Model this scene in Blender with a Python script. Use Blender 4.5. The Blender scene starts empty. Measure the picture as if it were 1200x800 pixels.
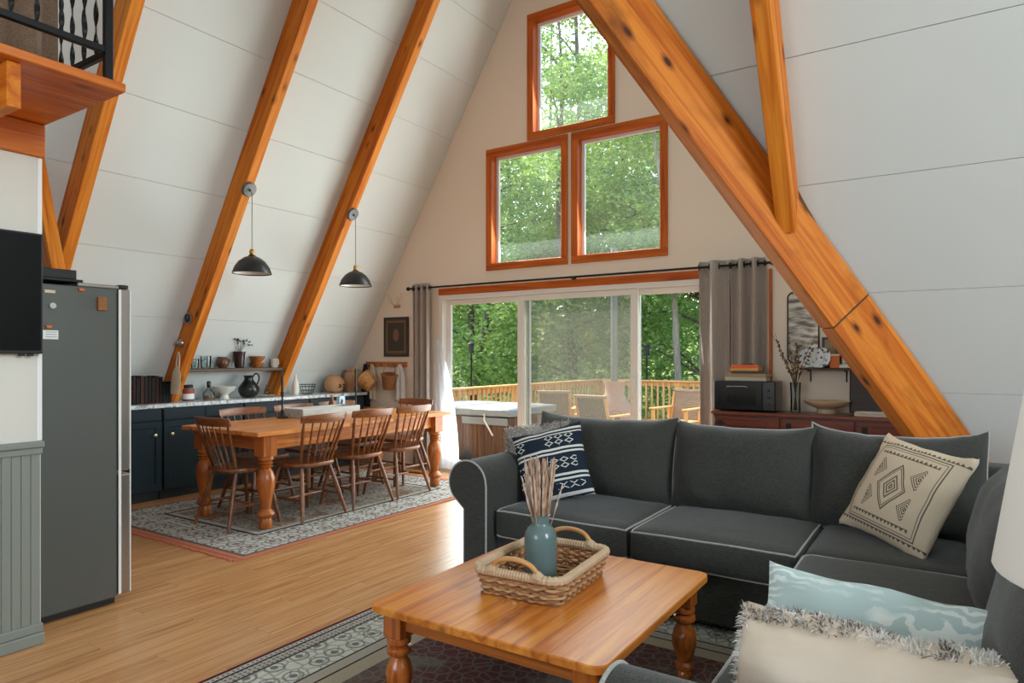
import bpy, bmesh, math, random
import numpy as np
from mathutils import Vector, Matrix, Euler
random.seed(7)
RNG = np.random.default_rng(7)
SC = bpy.context.scene
COL = SC.collection
PI = math.pi

def lin(c):
    c = c / 255.0
    return c / 12.92 if c <= .04045 else ((c + .055) / 1.055) ** 2.4
def rgb(r, g, b):
    return (lin(r), lin(g), lin(b), 1.0)

# ------------------------------------------------------------------ camera
CAM_YAW = 0.57766
cd = bpy.data.cameras.new('camera')
cam = bpy.data.objects.new('camera', cd)
COL.objects.link(cam)
cam.location = (0, 0, 1.35)
cam.rotation_euler = (PI / 2, 0, CAM_YAW)
cd.sensor_fit = 'HORIZONTAL'
cd.sensor_width = 36.0
cd.lens = 36.0 * 785.4 / 1200.0
cd.shift_x = 0
cd.shift_y = 18.2 / 1200.0
cd.clip_start = 0.02
cd.clip_end = 300
SC.camera = cam

# ------------------------------------------------------------------ sky, sun, daylight
W = bpy.data.worlds.new('world'); SC.world = W; W.use_nodes = True
wn = W.node_tree.nodes; wl = W.node_tree.links
bg = wn['Background']
sky = wn.new('ShaderNodeTexSky'); sky.sky_type = 'NISHITA'
sky.sun_disc = False; sky.sun_elevation = math.radians(48); sky.sun_rotation = math.radians(-64)
sky.air_density = 1.0; sky.dust_density = 3.0; sky.ozone_density = 1.0
wl.new(sky.outputs[0], bg.inputs['Color']); bg.inputs['Strength'].default_value = 0.75

def sun(rot, e, ang):
    l = bpy.data.lights.new('sun', 'SUN'); l.energy = e; l.angle = ang; l.color = (1, .95, .86)
    o = bpy.data.objects.new('sun', l); COL.objects.link(o); o.rotation_euler = rot
    return o
SUNDIR = Vector((0.62, -0.30, -0.72)).normalized()     # direction the light travels
sun(SUNDIR.to_track_quat('-Z', 'Y').to_euler(), 9.0, math.radians(1.2))

def area(name, loc, target, sx, sy, e, col=(1, 1, 1)):
    l = bpy.data.lights.new(name, 'AREA'); l.shape = 'RECTANGLE'; l.size = sx; l.size_y = sy; l.energy = e; l.color = col
    o = bpy.data.objects.new(name, l); COL.objects.link(o); o.location = loc
    o.rotation_euler = (Vector(target) - Vector(loc)).to_track_quat('-Z', 'Y').to_euler()
    return o
# added fill lamps at unseen openings in the wing gable and the rear gable
area('added_fill_wing', (4.05, 1.21, 3.0), (-2.5, 1.6, 2.2), 1.8, 2.7, 225, (.86, .96, 1))
area('added_fill_rear', (-1.4, -3.05, 2.2), (-1.4, 3, 2.6), 2.6, 2.4, 104, (.86, .96, 1))
area('daylight_door', (-3.45, 6.235, 1.1), (-3.45, 2, 0.7), 3.1, 1.85, 112, (.90, 1, .98))
area('daylight_gable_left', (-3.9, 6.235, 3.02), (-3.9, 2, 1.6), .85, 1.15, 18, (.90, 1, .98))
area('daylight_gable_right', (-2.8, 6.235, 3.02), (-2.8, 2, 1.6), .85, 1.15, 18, (.90, 1, .98))
area('daylight_gable_top', (-3.355, 6.235, 4.4), (-3.355, 2, 2.8), .85, 1.15, 18, (.90, 1, .98))

vs = SC.view_settings
vs.view_transform = 'Standard'; vs.look = 'None'; vs.exposure = 0.0; vs.gamma = 1.0; vs.use_curve_mapping = False

# ------------------------------------------------------------------ object helpers
def link(name, data, parent=None):
    o = bpy.data.objects.new(name, data); COL.objects.link(o)
    if parent is not None: o.parent = parent
    return o
def tag(o, label=None, cat=None, group=None, kind=None):
    if label: o['label'] = label
    if cat: o['category'] = cat
    if group: o['group'] = group
    if kind: o['kind'] = kind
    return o
def thing(name, label, cat, loc=(0, 0, 0), rz=0, group=None, kind=None):
    o = link(name, None); o.empty_display_size = .05
    o.location = loc; o.rotation_euler = (0, 0, rz)
    return tag(o, label, cat, group, kind)
def copy_tree(o, parent=None):
    c = o.copy(); COL.objects.link(c); c.parent = parent
    for ch in list(o.children): copy_tree(ch, c)
    return c
def obj(name, bm, mat, parent=None, smooth=False, loc=None, rot=None, label=None, mats=None):
    me = bpy.data.meshes.new(name)
    if smooth:
        for f in bm.faces: f.smooth = True
    bm.to_mesh(me); bm.free()
    for m_ in (mats or [mat]): me.materials.append(m_)
    o = link(name, me, parent)
    if smooth == 'auto' or smooth is True:
        try: me.set_sharp_from_angle(angle=math.radians(42))
        except Exception: pass
    if loc is not None: o.location = loc
    if rot is not None: o.rotation_euler = rot
    if label: o['label'] = label
    return o
def share(name, src, parent, loc=None, rot=None, matrix=None):
    o = link(name, src.data, parent)
    if loc is not None: o.location = loc
    if rot is not None: o.rotation_euler = rot
    return o
def pyobj(name, verts, faces, mat, parent=None, smooth=False, mats=None):
    me = bpy.data.meshes.new(name); me.from_pydata([tuple(v) for v in verts], [], faces)
    for m_ in (mats or [mat]): me.materials.append(m_)
    if smooth: me.polygons.foreach_set('use_smooth', [True] * len(me.polygons))
    me.update()
    return link(name, me, parent)

# ------------------------------------------------------------------ mesh helpers
def BM(): return bmesh.new()
def box(bm, x0, x1, y0, y1, z0, z1, mi=0):
    v = [bm.verts.new(p) for p in ((x0,y0,z0),(x1,y0,z0),(x1,y1,z0),(x0,y1,z0),(x0,y0,z1),(x1,y0,z1),(x1,y1,z1),(x0,y1,z1))]
    for q in ((3,2,1,0),(4,5,6,7),(0,1,5,4),(1,2,6,5),(2,3,7,6),(3,0,4,7)):
        f = bm.faces.new([v[i] for i in q]); f.material_index = mi
    return v
def B(x0, x1, y0, y1, z0, z1):
    bm = BM(); box(bm, x0, x1, y0, y1, z0, z1); return bm
def bev(bm, w, seg=2, edges=None):
    bmesh.ops.bevel(bm, geom=list(edges if edges is not None else bm.edges), offset=w, segments=seg, profile=.5, affect='EDGES', clamp_overlap=True)
    return bm
def RB(x0, x1, y0, y1, z0, z1, r=.01, seg=2): return bev(B(x0, x1, y0, y1, z0, z1), r, seg)
def prism(bm, pts, vec, mi=0):
    """closed solid: planar polygon pts (3d), extruded by vec"""
    vec = Vector(vec)
    a = [bm.verts.new(p) for p in pts]; b = [bm.verts.new(Vector(p) + vec) for p in pts]
    n = len(pts)
    fs = [bm.faces.new(a[::-1]), bm.faces.new(b)]
    for i in range(n): fs.append(bm.faces.new((a[i], a[(i+1) % n], b[(i+1) % n], b[i])))
    for f in fs: f.material_index = mi
    return bm
def frame_of(d):
    d = Vector(d).normalized()
    u = d.orthogonal().normalized(); return d, u, d.cross(u)
def cyl(bm, p0, p1, r0, r1=None, seg=12, caps=True):
    r1 = r0 if r1 is None else r1
    p0, p1 = Vector(p0), Vector(p1); d, u, w = frame_of(p1 - p0)
    A_, B_ = [], []
    for i in range(seg):
        a = 2 * PI * i / seg; e = u * math.cos(a) + w * math.sin(a)
        A_.append(bm.verts.new(p0 + e * r0)); B_.append(bm.verts.new(p1 + e * r1))
    for i in range(seg): bm.faces.new((A_[i], A_[(i+1) % seg], B_[(i+1) % seg], B_[i]))
    if caps: bm.faces.new(A_[::-1]); bm.faces.new(B_)
    return bm
def tube(bm, pts, r, seg=8, closed=False, caps=True):
    pts = [Vector(p) for p in pts]; n = len(pts)
    rr = r if hasattr(r, '__len__') else [r] * n
    rings = []; u = None
    for i, p in enumerate(pts):
        if closed: t = pts[(i+1) % n] - pts[i-1]
        else: t = pts[min(i+1, n-1)] - pts[max(i-1, 0)]
        if t.length < 1e-9: t = Vector((0, 0, 1))
        t.normalize()
        if u is None: u = t.orthogonal().normalized()
        else:
            u = u - t * u.dot(t)
            u = u.normalized() if u.length > 1e-6 else t.orthogonal().normalized()
        w = t.cross(u)
        rings.append([bm.verts.new(p + (u * math.cos(2*PI*k/seg) + w * math.sin(2*PI*k/seg)) * rr[i]) for k in range(seg)])
    for i in range(n if closed else n - 1):
        a, b = rings[i], rings[(i+1) % n]
        off = 0
        if closed and i == n - 1:
            off = min(range(seg), key=lambda k: (a[0].co - b[k].co).length)
        for k in range(seg): bm.faces.new((a[k], a[(k+1) % seg], b[(k+1+off) % seg], b[(k+off) % seg]))
    if caps and not closed: bm.faces.new(rings[0][::-1]); bm.faces.new(rings[-1])
    return bm
def lathe(bm, prof, c=(0, 0, 0), seg=24, cap0=True, cap1=True):
    """prof: list of (radius, z)"""
    c = Vector(c); rings = []
    for r, z in prof:
        rings.append([bm.verts.new(c + Vector((r*math.cos(2*PI*k/seg), r*math.sin(2*PI*k/seg), z))) for k in range(seg)])
    for a, b in zip(rings, rings[1:]):
        for k in range(seg): bm.faces.new((a[k], a[(k+1) % seg], b[(k+1) % seg], b[k]))
    if cap0: bm.faces.new(rings[0][::-1])
    if cap1: bm.faces.new(rings[-1])
    return bm
def grid(bm, fn, nu, nv):
    V = [[bm.verts.new(fn(i / nu, j / nv)) for j in range(nv + 1)] for i in range(nu + 1)]
    for i in range(nu):
        for j in range(nv): bm.faces.new((V[i][j], V[i+1][j], V[i+1][j+1], V[i][j+1]))
    return V
def ball(bm, c, r, sx=1, sy=1, sz=1, seg=12):
    m_ = Matrix.Translation(c) @ Matrix.Diagonal((r*sx, r*sy, r*sz, 1))
    bmesh.ops.create_uvsphere(bm, u_segments=seg, v_segments=max(6, seg // 2), radius=1, matrix=m_)
    return bm
def cr(pts, n):
    """Catmull-Rom through pts"""
    pts = [Vector(p) for p in pts]; P = [2*pts[0]-pts[1]] + pts + [2*pts[-1]-pts[-2]]
    out = []
    for i in range(1, len(P) - 2):
        for k in range(n):
            t = k / n; a, b, c, d = P[i-1], P[i], P[i+1], P[i+2]
            out.append(.5*((2*b) + (c-a)*t + (2*a-5*b+4*c-d)*t*t + (3*b-a-3*c+d)*t**3))
    out.append(pts[-1]); return out
def member(name, p0, p1, side, w, d, mat, parent=None, b=.004, cut=0):
    """timber from p0 to p1 (centre line of its top face), width w along side, depth d; local x runs along the grain"""
    p0, p1 = Vector(p0), Vector(p1); L = (p1 - p0).length
    ex = (p1 - p0).normalized(); ey = Vector(side); ey = (ey - ex * ey.dot(ex)).normalized(); ez = ex.cross(ey)
    if ez.z < 0: ey = -ey; ez = -ez
    bm = B(0, L, -w/2, w/2, -d, 0)
    for v in bm.verts:
        if v.co.x < .001 and v.co.z < -.001: v.co.x += cut
    bev(bm, b, 1)
    o = obj(name, bm, mat, parent)
    o.matrix_local = Matrix.Translation(p0) @ Matrix((ex, ey, ez)).transposed().to_4x4()
    return o

# ------------------------------------------------------------------ materials
class NT:
    def __init__(s, name):
        s.m = bpy.data.materials.new(name); s.m.use_nodes = True
        s.t = s.m.node_tree; s.n = s.t.nodes; s.b = s.n['Principled BSDF']; s.out = s.n['Material Output']
    def N(s, typ, **k):
        nd = s.n.new('ShaderNode' + typ)
        for a, v in k.items():
            if a.startswith('_'): setattr(nd, a[1:], v)
        return nd
    def L(s, a, b): s.t.links.new(a, b)
    def math(s, op, a, b=None, clamp=False):
        nd = s.N('Math', _operation=op); nd.use_clamp = clamp
        for i, v in enumerate((a, b)):
            if v is None: continue
            if isinstance(v, (int, float)): nd.inputs[i].default_value = v
            else: s.L(v, nd.inputs[i])
        return nd.outputs[0]
    def mix(s, fac, a, b, blend='MIX'):
        nd = s.N('Mix', _data_type='RGBA', _blend_type=blend)
        for i, v in ((0, fac), (6, a), (7, b)):
            if isinstance(v, (int, float)): nd.inputs[i].default_value = v
            elif isinstance(v, tuple): nd.inputs[i].default_value = v
            else: s.L(v, nd.inputs[i])
        return nd.outputs[2]
    def ramp(s, fac, stops, interp='LINEAR'):
        nd = s.N('ValToRGB'); nd.color_ramp.interpolation = interp; e = nd.color_ramp.elements
        while len(e) < len(stops): e.new(.5)
        for q, (p, c) in zip(e, stops): q.position = p; q.color = c
        s.L(fac, nd.inputs[0]); return nd.outputs[0]
    def coords(s, scale=(1, 1, 1), rand=True, kind='Object'):
        tc = s.N('TexCoord'); src = tc.outputs[kind]
        if rand:
            oi = s.N('ObjectInfo'); a = s.N('VectorMath', _operation='MULTIPLY_ADD')
            cmb = s.N('CombineXYZ')
            for i in range(3): s.L(oi.outputs['Random'], cmb.inputs[i])
            s.L(cmb.outputs[0], a.inputs[0]); a.inputs[1].default_value = (37, 53, 71); s.L(src, a.inputs[2]); src = a.outputs[0]
        mp = s.N('Mapping'); mp.inputs['Scale'].default_value = scale; s.L(src, mp.inputs[0]); return mp.outputs[0]
    def noise(s, vec, sc=5, det=3, rough=.5, dist=0):
        nd = s.N('TexNoise'); nd.inputs['Scale'].default_value = sc; nd.inputs['Detail'].default_value = det
        nd.inputs['Roughness'].default_value = rough; nd.inputs['Distortion'].default_value = dist
        s.L(vec, nd.inputs['Vector']); return nd.outputs['Fac']
    def bump(s, h, strength=.3, dist=.01):
        nd = s.N('Bump'); nd.inputs['Strength'].default_value = strength; nd.inputs['Distance'].default_value = dist
        s.L(h, nd.inputs['Height']); s.L(nd.outputs[0], s.b.inputs['Normal'])
    def col(s, c): s.L(c, s.b.inputs['Base Color'])
    def set(s, rough=.5, metal=0, spec=.5, **k):
        s.b.inputs['Roughness'].default_value = rough; s.b.inputs['Metallic'].default_value = metal
        s.b.inputs['Specular IOR Level'].default_value = spec
        for a, v in k.items(): s.b.inputs[a.replace('_', ' ')].default_value = v

def dk(c, f): return (c[0]*f, c[1]*f, c[2]*f, 1)
def plain(name, c, rough=.5, metal=0, var=.12, scale=6, bump=0, bscale=80, spec=.5, **k):
    t = NT(name); v = t.coords()
    t.col(t.mix(t.noise(v, scale, 3), dk(c, 1 - var), dk(c, 1 + var)))
    t.set(rough, metal, spec, **k)
    if bump: t.bump(t.noise(v, bscale, 3), bump, .004)
    return t.m
def wood(name, c1, c2, c3=None, axis=0, s=1.0, rough=.38, knots=.5, spec=.4, streak=14.0, stain=0):
    """long grain along the given local axis"""
    t = NT(name); sc = [streak*s]*3; sc[axis] = .7*s
    v = t.coords(tuple(sc)); f = t.noise(v, 1.0, 5, .62, 1.2)
    c3 = c3 or dk(c2, .55)
    c = t.ramp(f, [(.25, c3), (.42, c2), (.58, c1), (.8, dk(c1, 1.12))])
    sc2 = [70*s]*3; sc2[axis] = 1.6*s
    f2 = t.noise(t.coords(tuple(sc2)), 1.0, 2)
    c = t.mix(t.math('MULTIPLY', f2, .45), c, dk(c2, .62))
    if knots:
        sk = [7.5*s]*3; sk[axis] = 3.4*s
        vo = t.N('TexVoronoi'); vo.inputs['Scale'].default_value = 1.0; t.L(t.coords(tuple(sk)), vo.inputs['Vector'])
        k_ = t.ramp(vo.outputs['Distance'], [(.07, (1, 1, 1, 1)), (.13, (.45, .45, .45, 1)), (.22, (0, 0, 0, 1))])
        c = t.mix(t.math('MULTIPLY', k_, knots), c, dk(c3, .35))
    if stain:
        st_ = t.ramp(t.noise(t.coords((.9, 2.2, 2.2)), 1.6, 4, .6, .6), [(.52, (0, 0, 0, 1)), (.75, (1, 1, 1, 1))])
        c = t.mix(t.math('MULTIPLY', st_, stain), c, dk(c3, .45))
    t.col(c); t.set(rough, 0, spec); t.bump(f2, .12, .003)
    return t.m
def fabric(name, c1, c2, scale=420, rough=.95, bump=.35, mott=.25):
    t = NT(name); v = t.coords()
    a = t.coords((scale, scale*.12, scale)); b_ = t.coords((scale*.12, scale, scale))
    f = t.math('ADD', t.math('MULTIPLY', t.noise(a, 1, 1), .5), t.math('MULTIPLY', t.noise(b_, 1, 1), .5))
    c = t.ramp(f, [(.38, c1), (.62, c2)])
    c = t.mix(t.math('MULTIPLY', t.noise(v, 5, 3), mott), c, dk(c1, .6))
    t.col(c); t.set(rough, 0, .2); t.b.inputs['Sheen Weight'].default_value = .15
    t.bump(t.math('ADD', f, t.math('MULTIPLY', t.noise(v, 9, 2), 2.2)), bump, .006)
    return t.m
def glassm(name, tint=(1, 1, 1, 1), refl=.08, veil=0.0, veilc=(.8, .8, .8, 1), rough=.0):
    """thin sheet glass: clear, a little mirror, optionally a veil for painted haze glare or screen mesh"""
    t = NT(name); n = t.n
    tr = t.N('BsdfTransparent'); tr.inputs[0].default_value = tint
    gl = t.N('BsdfGlossy'); gl.inputs['Roughness'].default_value = rough
    lw = t.N('LayerWeight'); lw.inputs[0].default_value = .25
    mx = t.N('MixShader'); t.L(t.math('MULTIPLY', lw.outputs['Fresnel'], refl * 6, True), mx.inputs[0])
    t.L(tr.outputs[0], mx.inputs[1]); t.L(gl.outputs[0], mx.inputs[2]); out = mx.outputs[0]
    if veil:
        df = t.N('BsdfDiffuse'); df.inputs[0].default_value = veilc
        tl = t.N('BsdfTranslucent'); tl.inputs[0].default_value = veilc
        m1 = t.N('MixShader'); m1.inputs[0].default_value = .6; t.L(df.outputs[0], m1.inputs[1]); t.L(tl.outputs[0], m1.inputs[2])
        m2 = t.N('MixShader'); m2.inputs[0].default_value = veil; t.L(out, m2.inputs[1]); t.L(m1.outputs[0], m2.inputs[2]); out = m2.outputs[0]
    t.L(out, t.out.inputs[0]); n.remove(t.b)
    return t.m

PINE1, PINE2 = rgb(214, 128, 48), rgb(176, 84, 20)
M = {}
M['pine'] = wood('pine_beam', rgb(226, 140, 46), rgb(200, 106, 24), rgb(138, 62, 14), 0, 1, .55, .9, .22)
M['pine_old'] = wood('old_valley_pine', rgb(218, 132, 44), rgb(190, 98, 22), rgb(118, 52, 12), 0, 1, .55, 1.0, .2, 14.0, .75)
M['pine_y'] = wood('pine_boards_y', rgb(216, 120, 34), rgb(184, 86, 14), rgb(120, 50, 8), 1, 1, .4, .6)
M['casing'] = wood('window_casing', rgb(210, 110, 34), rgb(182, 84, 18), rgb(126, 50, 10), 0, 1.2, .45, 0, .25)
M['casing_z'] = wood('window_casing_upright', rgb(210, 110, 34), rgb(182, 84, 18), rgb(126, 50, 10), 2, 1.2, .45, 0, .25)
M['wall'] = plain('white_panel_paint', rgb(208, 213, 212), .75, 0, .035, 1.2, .05, 120, .25)
M['gablewall'] = plain('gable_paint', rgb(236, 222, 206), .8, 0, .03, 1.0, .05, 120, .2)
M['gap'] = plain('panel_joint', rgb(176, 172, 166), .9)
M['floor'] = wood('floor_boards', rgb(208, 156, 104), rgb(188, 132, 82), rgb(146, 98, 56), 1, 1.5, .26, 0, .5, 18)
M['white'] = plain('white_vinyl', rgb(228, 228, 226), .45, 0, .03)
M['glass'] = glassm('window_glass', (.97, .99, .97, 1), .07)
M['glass_hazy'] = glassm('window_glass_haze', (.97, .99, .97, 1), .07, .03, (.9, .93, .9, 1))  # faint pale veil puts the haze of glare into the pane
M['screen'] = glassm('insect_screen', (.92, .92, .9, 1), .02, .17, (.42, .42, .38, 1))
M['black'] = plain('black_metal', rgb(26, 27, 28), .4, .6, .1)
M['blackmatte'] = plain('black_matte', rgb(24, 24, 25), .6, 0, .1)
# ------------------------------------------------------------------ the house: geometry constants
SL = 1.656; AP = 6.54; RX = -3.353; GY = 6.264; WK = 8.55; YC = (WK - AP) / SL
NN = math.hypot(SL, 1)
BACK = -3.2; WINGX = 4.2
def zl(x): return AP - SL * abs(x - RX)
def xs_left(z): return RX - (AP - z) / SL
def xs_right(z): return RX + (AP - z) / SL
def yw_far(z): return (WK - z) / SL
def yw_near(z): return 2 * YC - yw_far(z)

# floor
fl = obj('floor', B(-7.5, WINGX + .1, BACK - .1, GY + .12, -.12, -.0125), M['floor']); tag(fl, kind='structure')
obj('subfloor', B(-2.05, WINGX, BACK, GY, -.0125, -.001), M['floor'], fl)
obj('subfloor', B(-7.3, -2.05, BACK, .55, -.0125, -.001), M['floor'], fl)
PW, PL = .128, 1.21
src = obj('plank', bev(B(-PW/2 + .0006, PW/2 - .0006, -PL/2 + .0006, PL/2 - .0006, -.0115, 0), .0009, 1), M['floor'], fl)
first = True; r = 0; x = -7.25
while x < -2.05:
    y = .55 + (r * .437) % PL - PL
    while y < GY:
        y0, y1 = max(y, .55), min(y + PL, GY - .002)
        if y1 - y0 > .05 and y1 > .55:
            if first: o = src; first = False
            else: o = share('plank', src, fl)
            o.location = (x + PW/2, (y0 + y1)/2, 0); o.scale = (1, (y1 - y0)/PL, 1)
        y += PL
    x += PW; r += 1

# sloping roof walls: each a backing slab with its own panels, joints left open
def slope_wall(name, rows_fn, n, corners):
    bm = BM(); prism(bm, corners, Vector(n) * .12); w = obj(name, bm, M['gap']); tag(w, kind='structure')
    return w
ZR = [0.02] + [2.275 + .5475 * k for k in range(-3, 9)]
ZR = [z for z in ZR if z < AP - .05] + [AP - .02]
nL = Vector((-SL, 0, 1)).normalized()      # outward of the left slope
def off(p, n, d): return Vector(p) + Vector(n) * d
TP = .012
c = [(xs_left(0), BACK, 0), (xs_left(0), GY + .1, 0), (RX, GY + .1, AP), (RX, BACK, AP)]
wl_ = slope_wall('wall_left', None, nL, [off(p, nL, TP) for p in c])
RAFT = [(-1.36, .09), (-.09, .09), (1.18, .09), (2.45, .09), (3.74, .09), (5.00, .09)]
bays = [(BACK, 2.46), (2.53, 3.75), (3.82, 5.01), (5.08, GY)]
g = .0014
for y0, y1 in bays:
    for z0, z1 in zip(ZR, ZR[1:]):
        a, b = z0 + g, z1 - g
        bm = BM(); prism(bm, [(xs_left(a), y0 + g, a), (xs_left(a), y1 - g, a), (xs_left(b), y1 - g, b), (xs_left(b), y0 + g, b)], nL * TP)
        obj('panel', bm, M['wall'], wl_)
# main right slope, gable side of the valley
nR = Vector((SL, 0, 1)).normalized(); nF = Vector((0, SL, 1)).normalized(); nN = Vector((0, -SL, 1)).normalized()
YV = YC + (AP) / SL
wr = slope_wall('wall_right', None, nR, [off(p, nR, 0) for p in [(xs_right(0), YV, 0), (xs_right(0), GY + .1, 0), (RX, GY + .1, AP), (RX, YC, AP)]])
wr.data.materials[0] = M['wall']
# wing far slope (sloping towards the camera), with panels
ZW = [0.02] + [1.148 + .5525 * k for k in range(-2, 11)]
ZW = sorted(z for z in ZW if 0.02 <= z < AP - .05) + [AP - .02]
wf = slope_wall('wall_wing_far', None, nF, [off(p, nF, TP) for p in [(xs_right(0), YV, 0), (WINGX, YV, 0), (WINGX, YC, AP), (RX, YC, AP)]])
for xa, xb in ((None, -.75), (-.68, 1.80), (1.80, WINGX)):
    for z0, z1 in zip(ZW, ZW[1:]):
        a, b = z0 + g, z1 - g
        xl0 = xs_right(a) if xa is None else max(xa + g, xs_right(a)); xl1 = xs_right(b) if xa is None else max(xa + g, xs_right(b))
        if xl0 >= xb - .01 and xl1 >= xb - .01: continue
        pts = [(min(xl0, xb - g), yw_far(a), a), (xb - g, yw_far(a), a), (xb - g, yw_far(b), b), (min(xl1, xb - g), yw_far(b), b)]
        if xl0 >= xb - g - 1e-4: pts = pts[1:] if True else pts
        bm = BM(); prism(bm, pts[::-1], nF * TP); bmesh.ops.recalc_face_normals(bm, faces=bm.faces[:])
        obj('panel', bm, M['wall'], wf)
# wing near slope and main right slope behind the camera
wnr = slope_wall('wall_wing_near', None, nN, [(xs_right(0), 2*YC - YV, 0), (WINGX, 2*YC - YV, 0), (WINGX, YC, AP), (RX, YC, AP)]); wnr.data.materials[0] = M['wall']
wrb = slope_wall('wall_right_rear', None, nR, [(xs_right(0), BACK, 0), (xs_right(0), 2*YC - YV, 0), (RX, YC, AP), (RX, BACK, AP)]); wrb.data.materials[0] = M['wall']

# gable wall with its openings
def gable(name, holes, y0, y1, mat, axis='y', half=None, cx=RX):
    bm = BM(); zs = sorted({0.0, AP - .01} | {h[2] for h in holes} | {h[3] for h in holes})
    def pt(u, z): return (u, y0, z) if axis == 'y' else (y0, u, z)
    vec = (0, y1 - y0, 0) if axis == 'y' else (y1 - y0, 0, 0)
    def lim(z, s): return cx + s * (AP - z) / SL
    for z0, z1 in zip(zs, zs[1:]):
        hs = sorted([h for h in holes if h[2] <= z0 + 1e-6 and h[3] >= z1 - 1e-6])
        cuts = [(lim(z0, -1), lim(z1, -1))]
        for h in hs: cuts += [(h[0], h[0]), (h[1], h[1])]
        cuts += [(lim(z0, 1), lim(z1, 1))]
        for i in range(0, len(cuts), 2):
            (a0, a1), (b0, b1) = cuts[i], cuts[i+1]
            if b0 - a0 < 1e-4: continue
            prism(bm, [pt(a0, z0), pt(b0, z0), pt(b1, z1), pt(a1, z1)], vec)
    bmesh.ops.recalc_face_normals(bm, faces=bm.faces[:])
    w = obj(name, bm, mat); return tag(w, kind='structure')
WIN = [(-4.427, -3.374, 2.333, 3.709), (-3.331, -2.278, 2.333, 3.709), (-3.876, -2.833, 3.723, 5.098)]
DX0, DX1 = -5.12, -1.80
e = .045
gw = gable('wall_gable', [(a + e, b - e, c_ + e, d - e) for a, b, c_, d in WIN] + [(DX0, DX1, -.02, 2.085)], GY, GY + .16, M['gablewall'])
gable('wall_wing_gable', [(.2, 2.2, 1.5, 4.4)], WINGX, WINGX + .15, M['gablewall'], 'x', None, YC)  # unseen opening, put in and sized for the wing fill light
gable('wall_rear', [(-2.8, -.05, .9, 3.5)], BACK - .15, BACK, M['gablewall'])  # unseen opening, put in for the rear fill light

# gable windows
def casing(parent, x0, x1, z0, z1, w, y0, y1):
    obj('casing', RB(x0, x1, y0, y1, z1 - w, z1, .004, 1), M['casing'], parent)
    obj('casing', RB(x0, x1, y0, y1, z0, z0 + w, .004, 1), M['casing'], parent)
    obj('casing', RB(x0, x0 + w, y0, y1, z0 + w, z1 - w, .004, 1), M['casing_z'], parent)
    obj('casing', RB(x1 - w, x1, y0, y1, z0 + w, z1 - w, .004, 1), M['casing_z'], parent)
for i, (a, b, c_, d) in enumerate(WIN):
    t = thing('window_%d' % (i + 1), None, None, ((a + b)/2, GY, c_)); tag(t, kind='structure')
    L = Vector(t.location)
    def sh(o): 
        o.location = -L; return o
    n0 = len(t.children)
    w = .078
    casing(t, a, b, c_, d, w, GY - .022, GY - .001)
    q = w - .004
    for nm, args, mt in (('reveal', (a+q-.012, b-q+.012, GY - .001, GY + .12, d-q, d-q+.012), M['casing']), ('reveal', (a+q-.012, b-q+.012, GY - .001, GY + .12, c_+q-.012, c_+q), M['casing']),
                         ('reveal', (a+q-.012, a+q, GY - .001, GY + .12, c_+q, d-q), M['casing_z']), ('reveal', (b-q, b-q+.012, GY - .001, GY + .12, c_+q, d-q), M['casing_z'])):
        obj(nm, B(*args), mt, t)
    s_ = .032
    bm = BM()
    for args in ((a+q, b-q, d-q-s_, d-q), (a+q, b-q, c_+q, c_+q+s_*.8), (a+q, a+q+s_, c_+q+s_*.8, d-q-s_), (b-q-s_, b-q, c_+q+s_*.8, d-q-s_)):
        box(bm, args[0], args[1], GY + .085, GY + .12, args[2], args[3])
    obj('sash', bm, M['white'], t)
    obj('pane', B(a+q+.01, b-q-.01, GY + .10, GY + .104, c_+q+.01, d-q-.01), M['glass_hazy'], t)
    for o in t.children: o.location = -L

# three-panel sliding door
t = thing('door_1', None, None, ((DX0 + DX1)/2, GY, 0)); tag(t, kind='structure'); L = Vector(t.location)
obj('header_trim', RB(DX0, DX1 + .05, GY - .025, GY - .001, 2.088, 2.166, .004, 1), M['casing'], t)
bm = BM()
for args in ((DX0, DX1, 2.035, 2.085), (DX0, DX0 + .05, 0.03, 2.035), (DX1 - .05, DX1, 0.03, 2.035), (DX0, DX1, 0, .03)):
    box(bm, args[0], args[1], GY - .012, GY + .14, args[2], args[3])
obj('door_frame', bm, M['white'], t)
def sash(x0, x1, y, st, gl, nm='door_panel'):
    bm = BM()
    for args in ((x0, x0 + st, .03, 2.032), (x1 - st, x1, .03, 2.032), (x0 + st, x1 - st, 1.975, 2.032), (x0 + st, x1 - st, .03, .12)):
        box(bm, args[0], args[1], y, y + .035, args[2], args[3])
    p = obj(nm, bm, M['white'], t)
    obj('pane', B(x0 + st - .01, x1 - st + .01, y + .015, y + .019, .11, 1.98), gl, p)
    return p
sash(-5.07, -3.90, GY + .075, .06, M['glass'])
mid = sash(-4.02, -2.60, GY + .015, .075, M['glass'])
sash(-2.66, -1.85, GY + .075, .06, M['glass'])
obj('screen_mesh', B(-3.94, -2.69, GY + .052, GY + .0525, .11, 1.98), M['screen'], mid, label='grey insect screen over the middle door panel')
bm = BM(); bev(box(bm, -2.667, -2.635, GY - .01, GY + .016, .93, 1.13) and bm, .006, 2)
obj('handle', bm, M['white'], mid)
for o in t.children: o.location = -L

# rafters on the left slope
RW, RD = .088, .212
names = {2.45: 'orange pine rafter rising behind the fridge and the loft', 3.74: 'pine rafter on the left slope with cloth bag and nearer pendant', 5.00: 'pine rafter on the left slope nearest the gable wall'}
for y, w in RAFT:
    if y < 2: continue
    zf = .904 if y > 3 else .003
    p0 = Vector((xs_left(zf), y + RW/2, zf)); p1 = Vector((RX, y + RW/2, AP))
    o = member('rafter', p0, p1, (0, 1, 0), RW, RD, M['pine'], None, .004, RD / SL); tag(o, names[y], 'rafter', 'rafters on the left slope')
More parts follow.
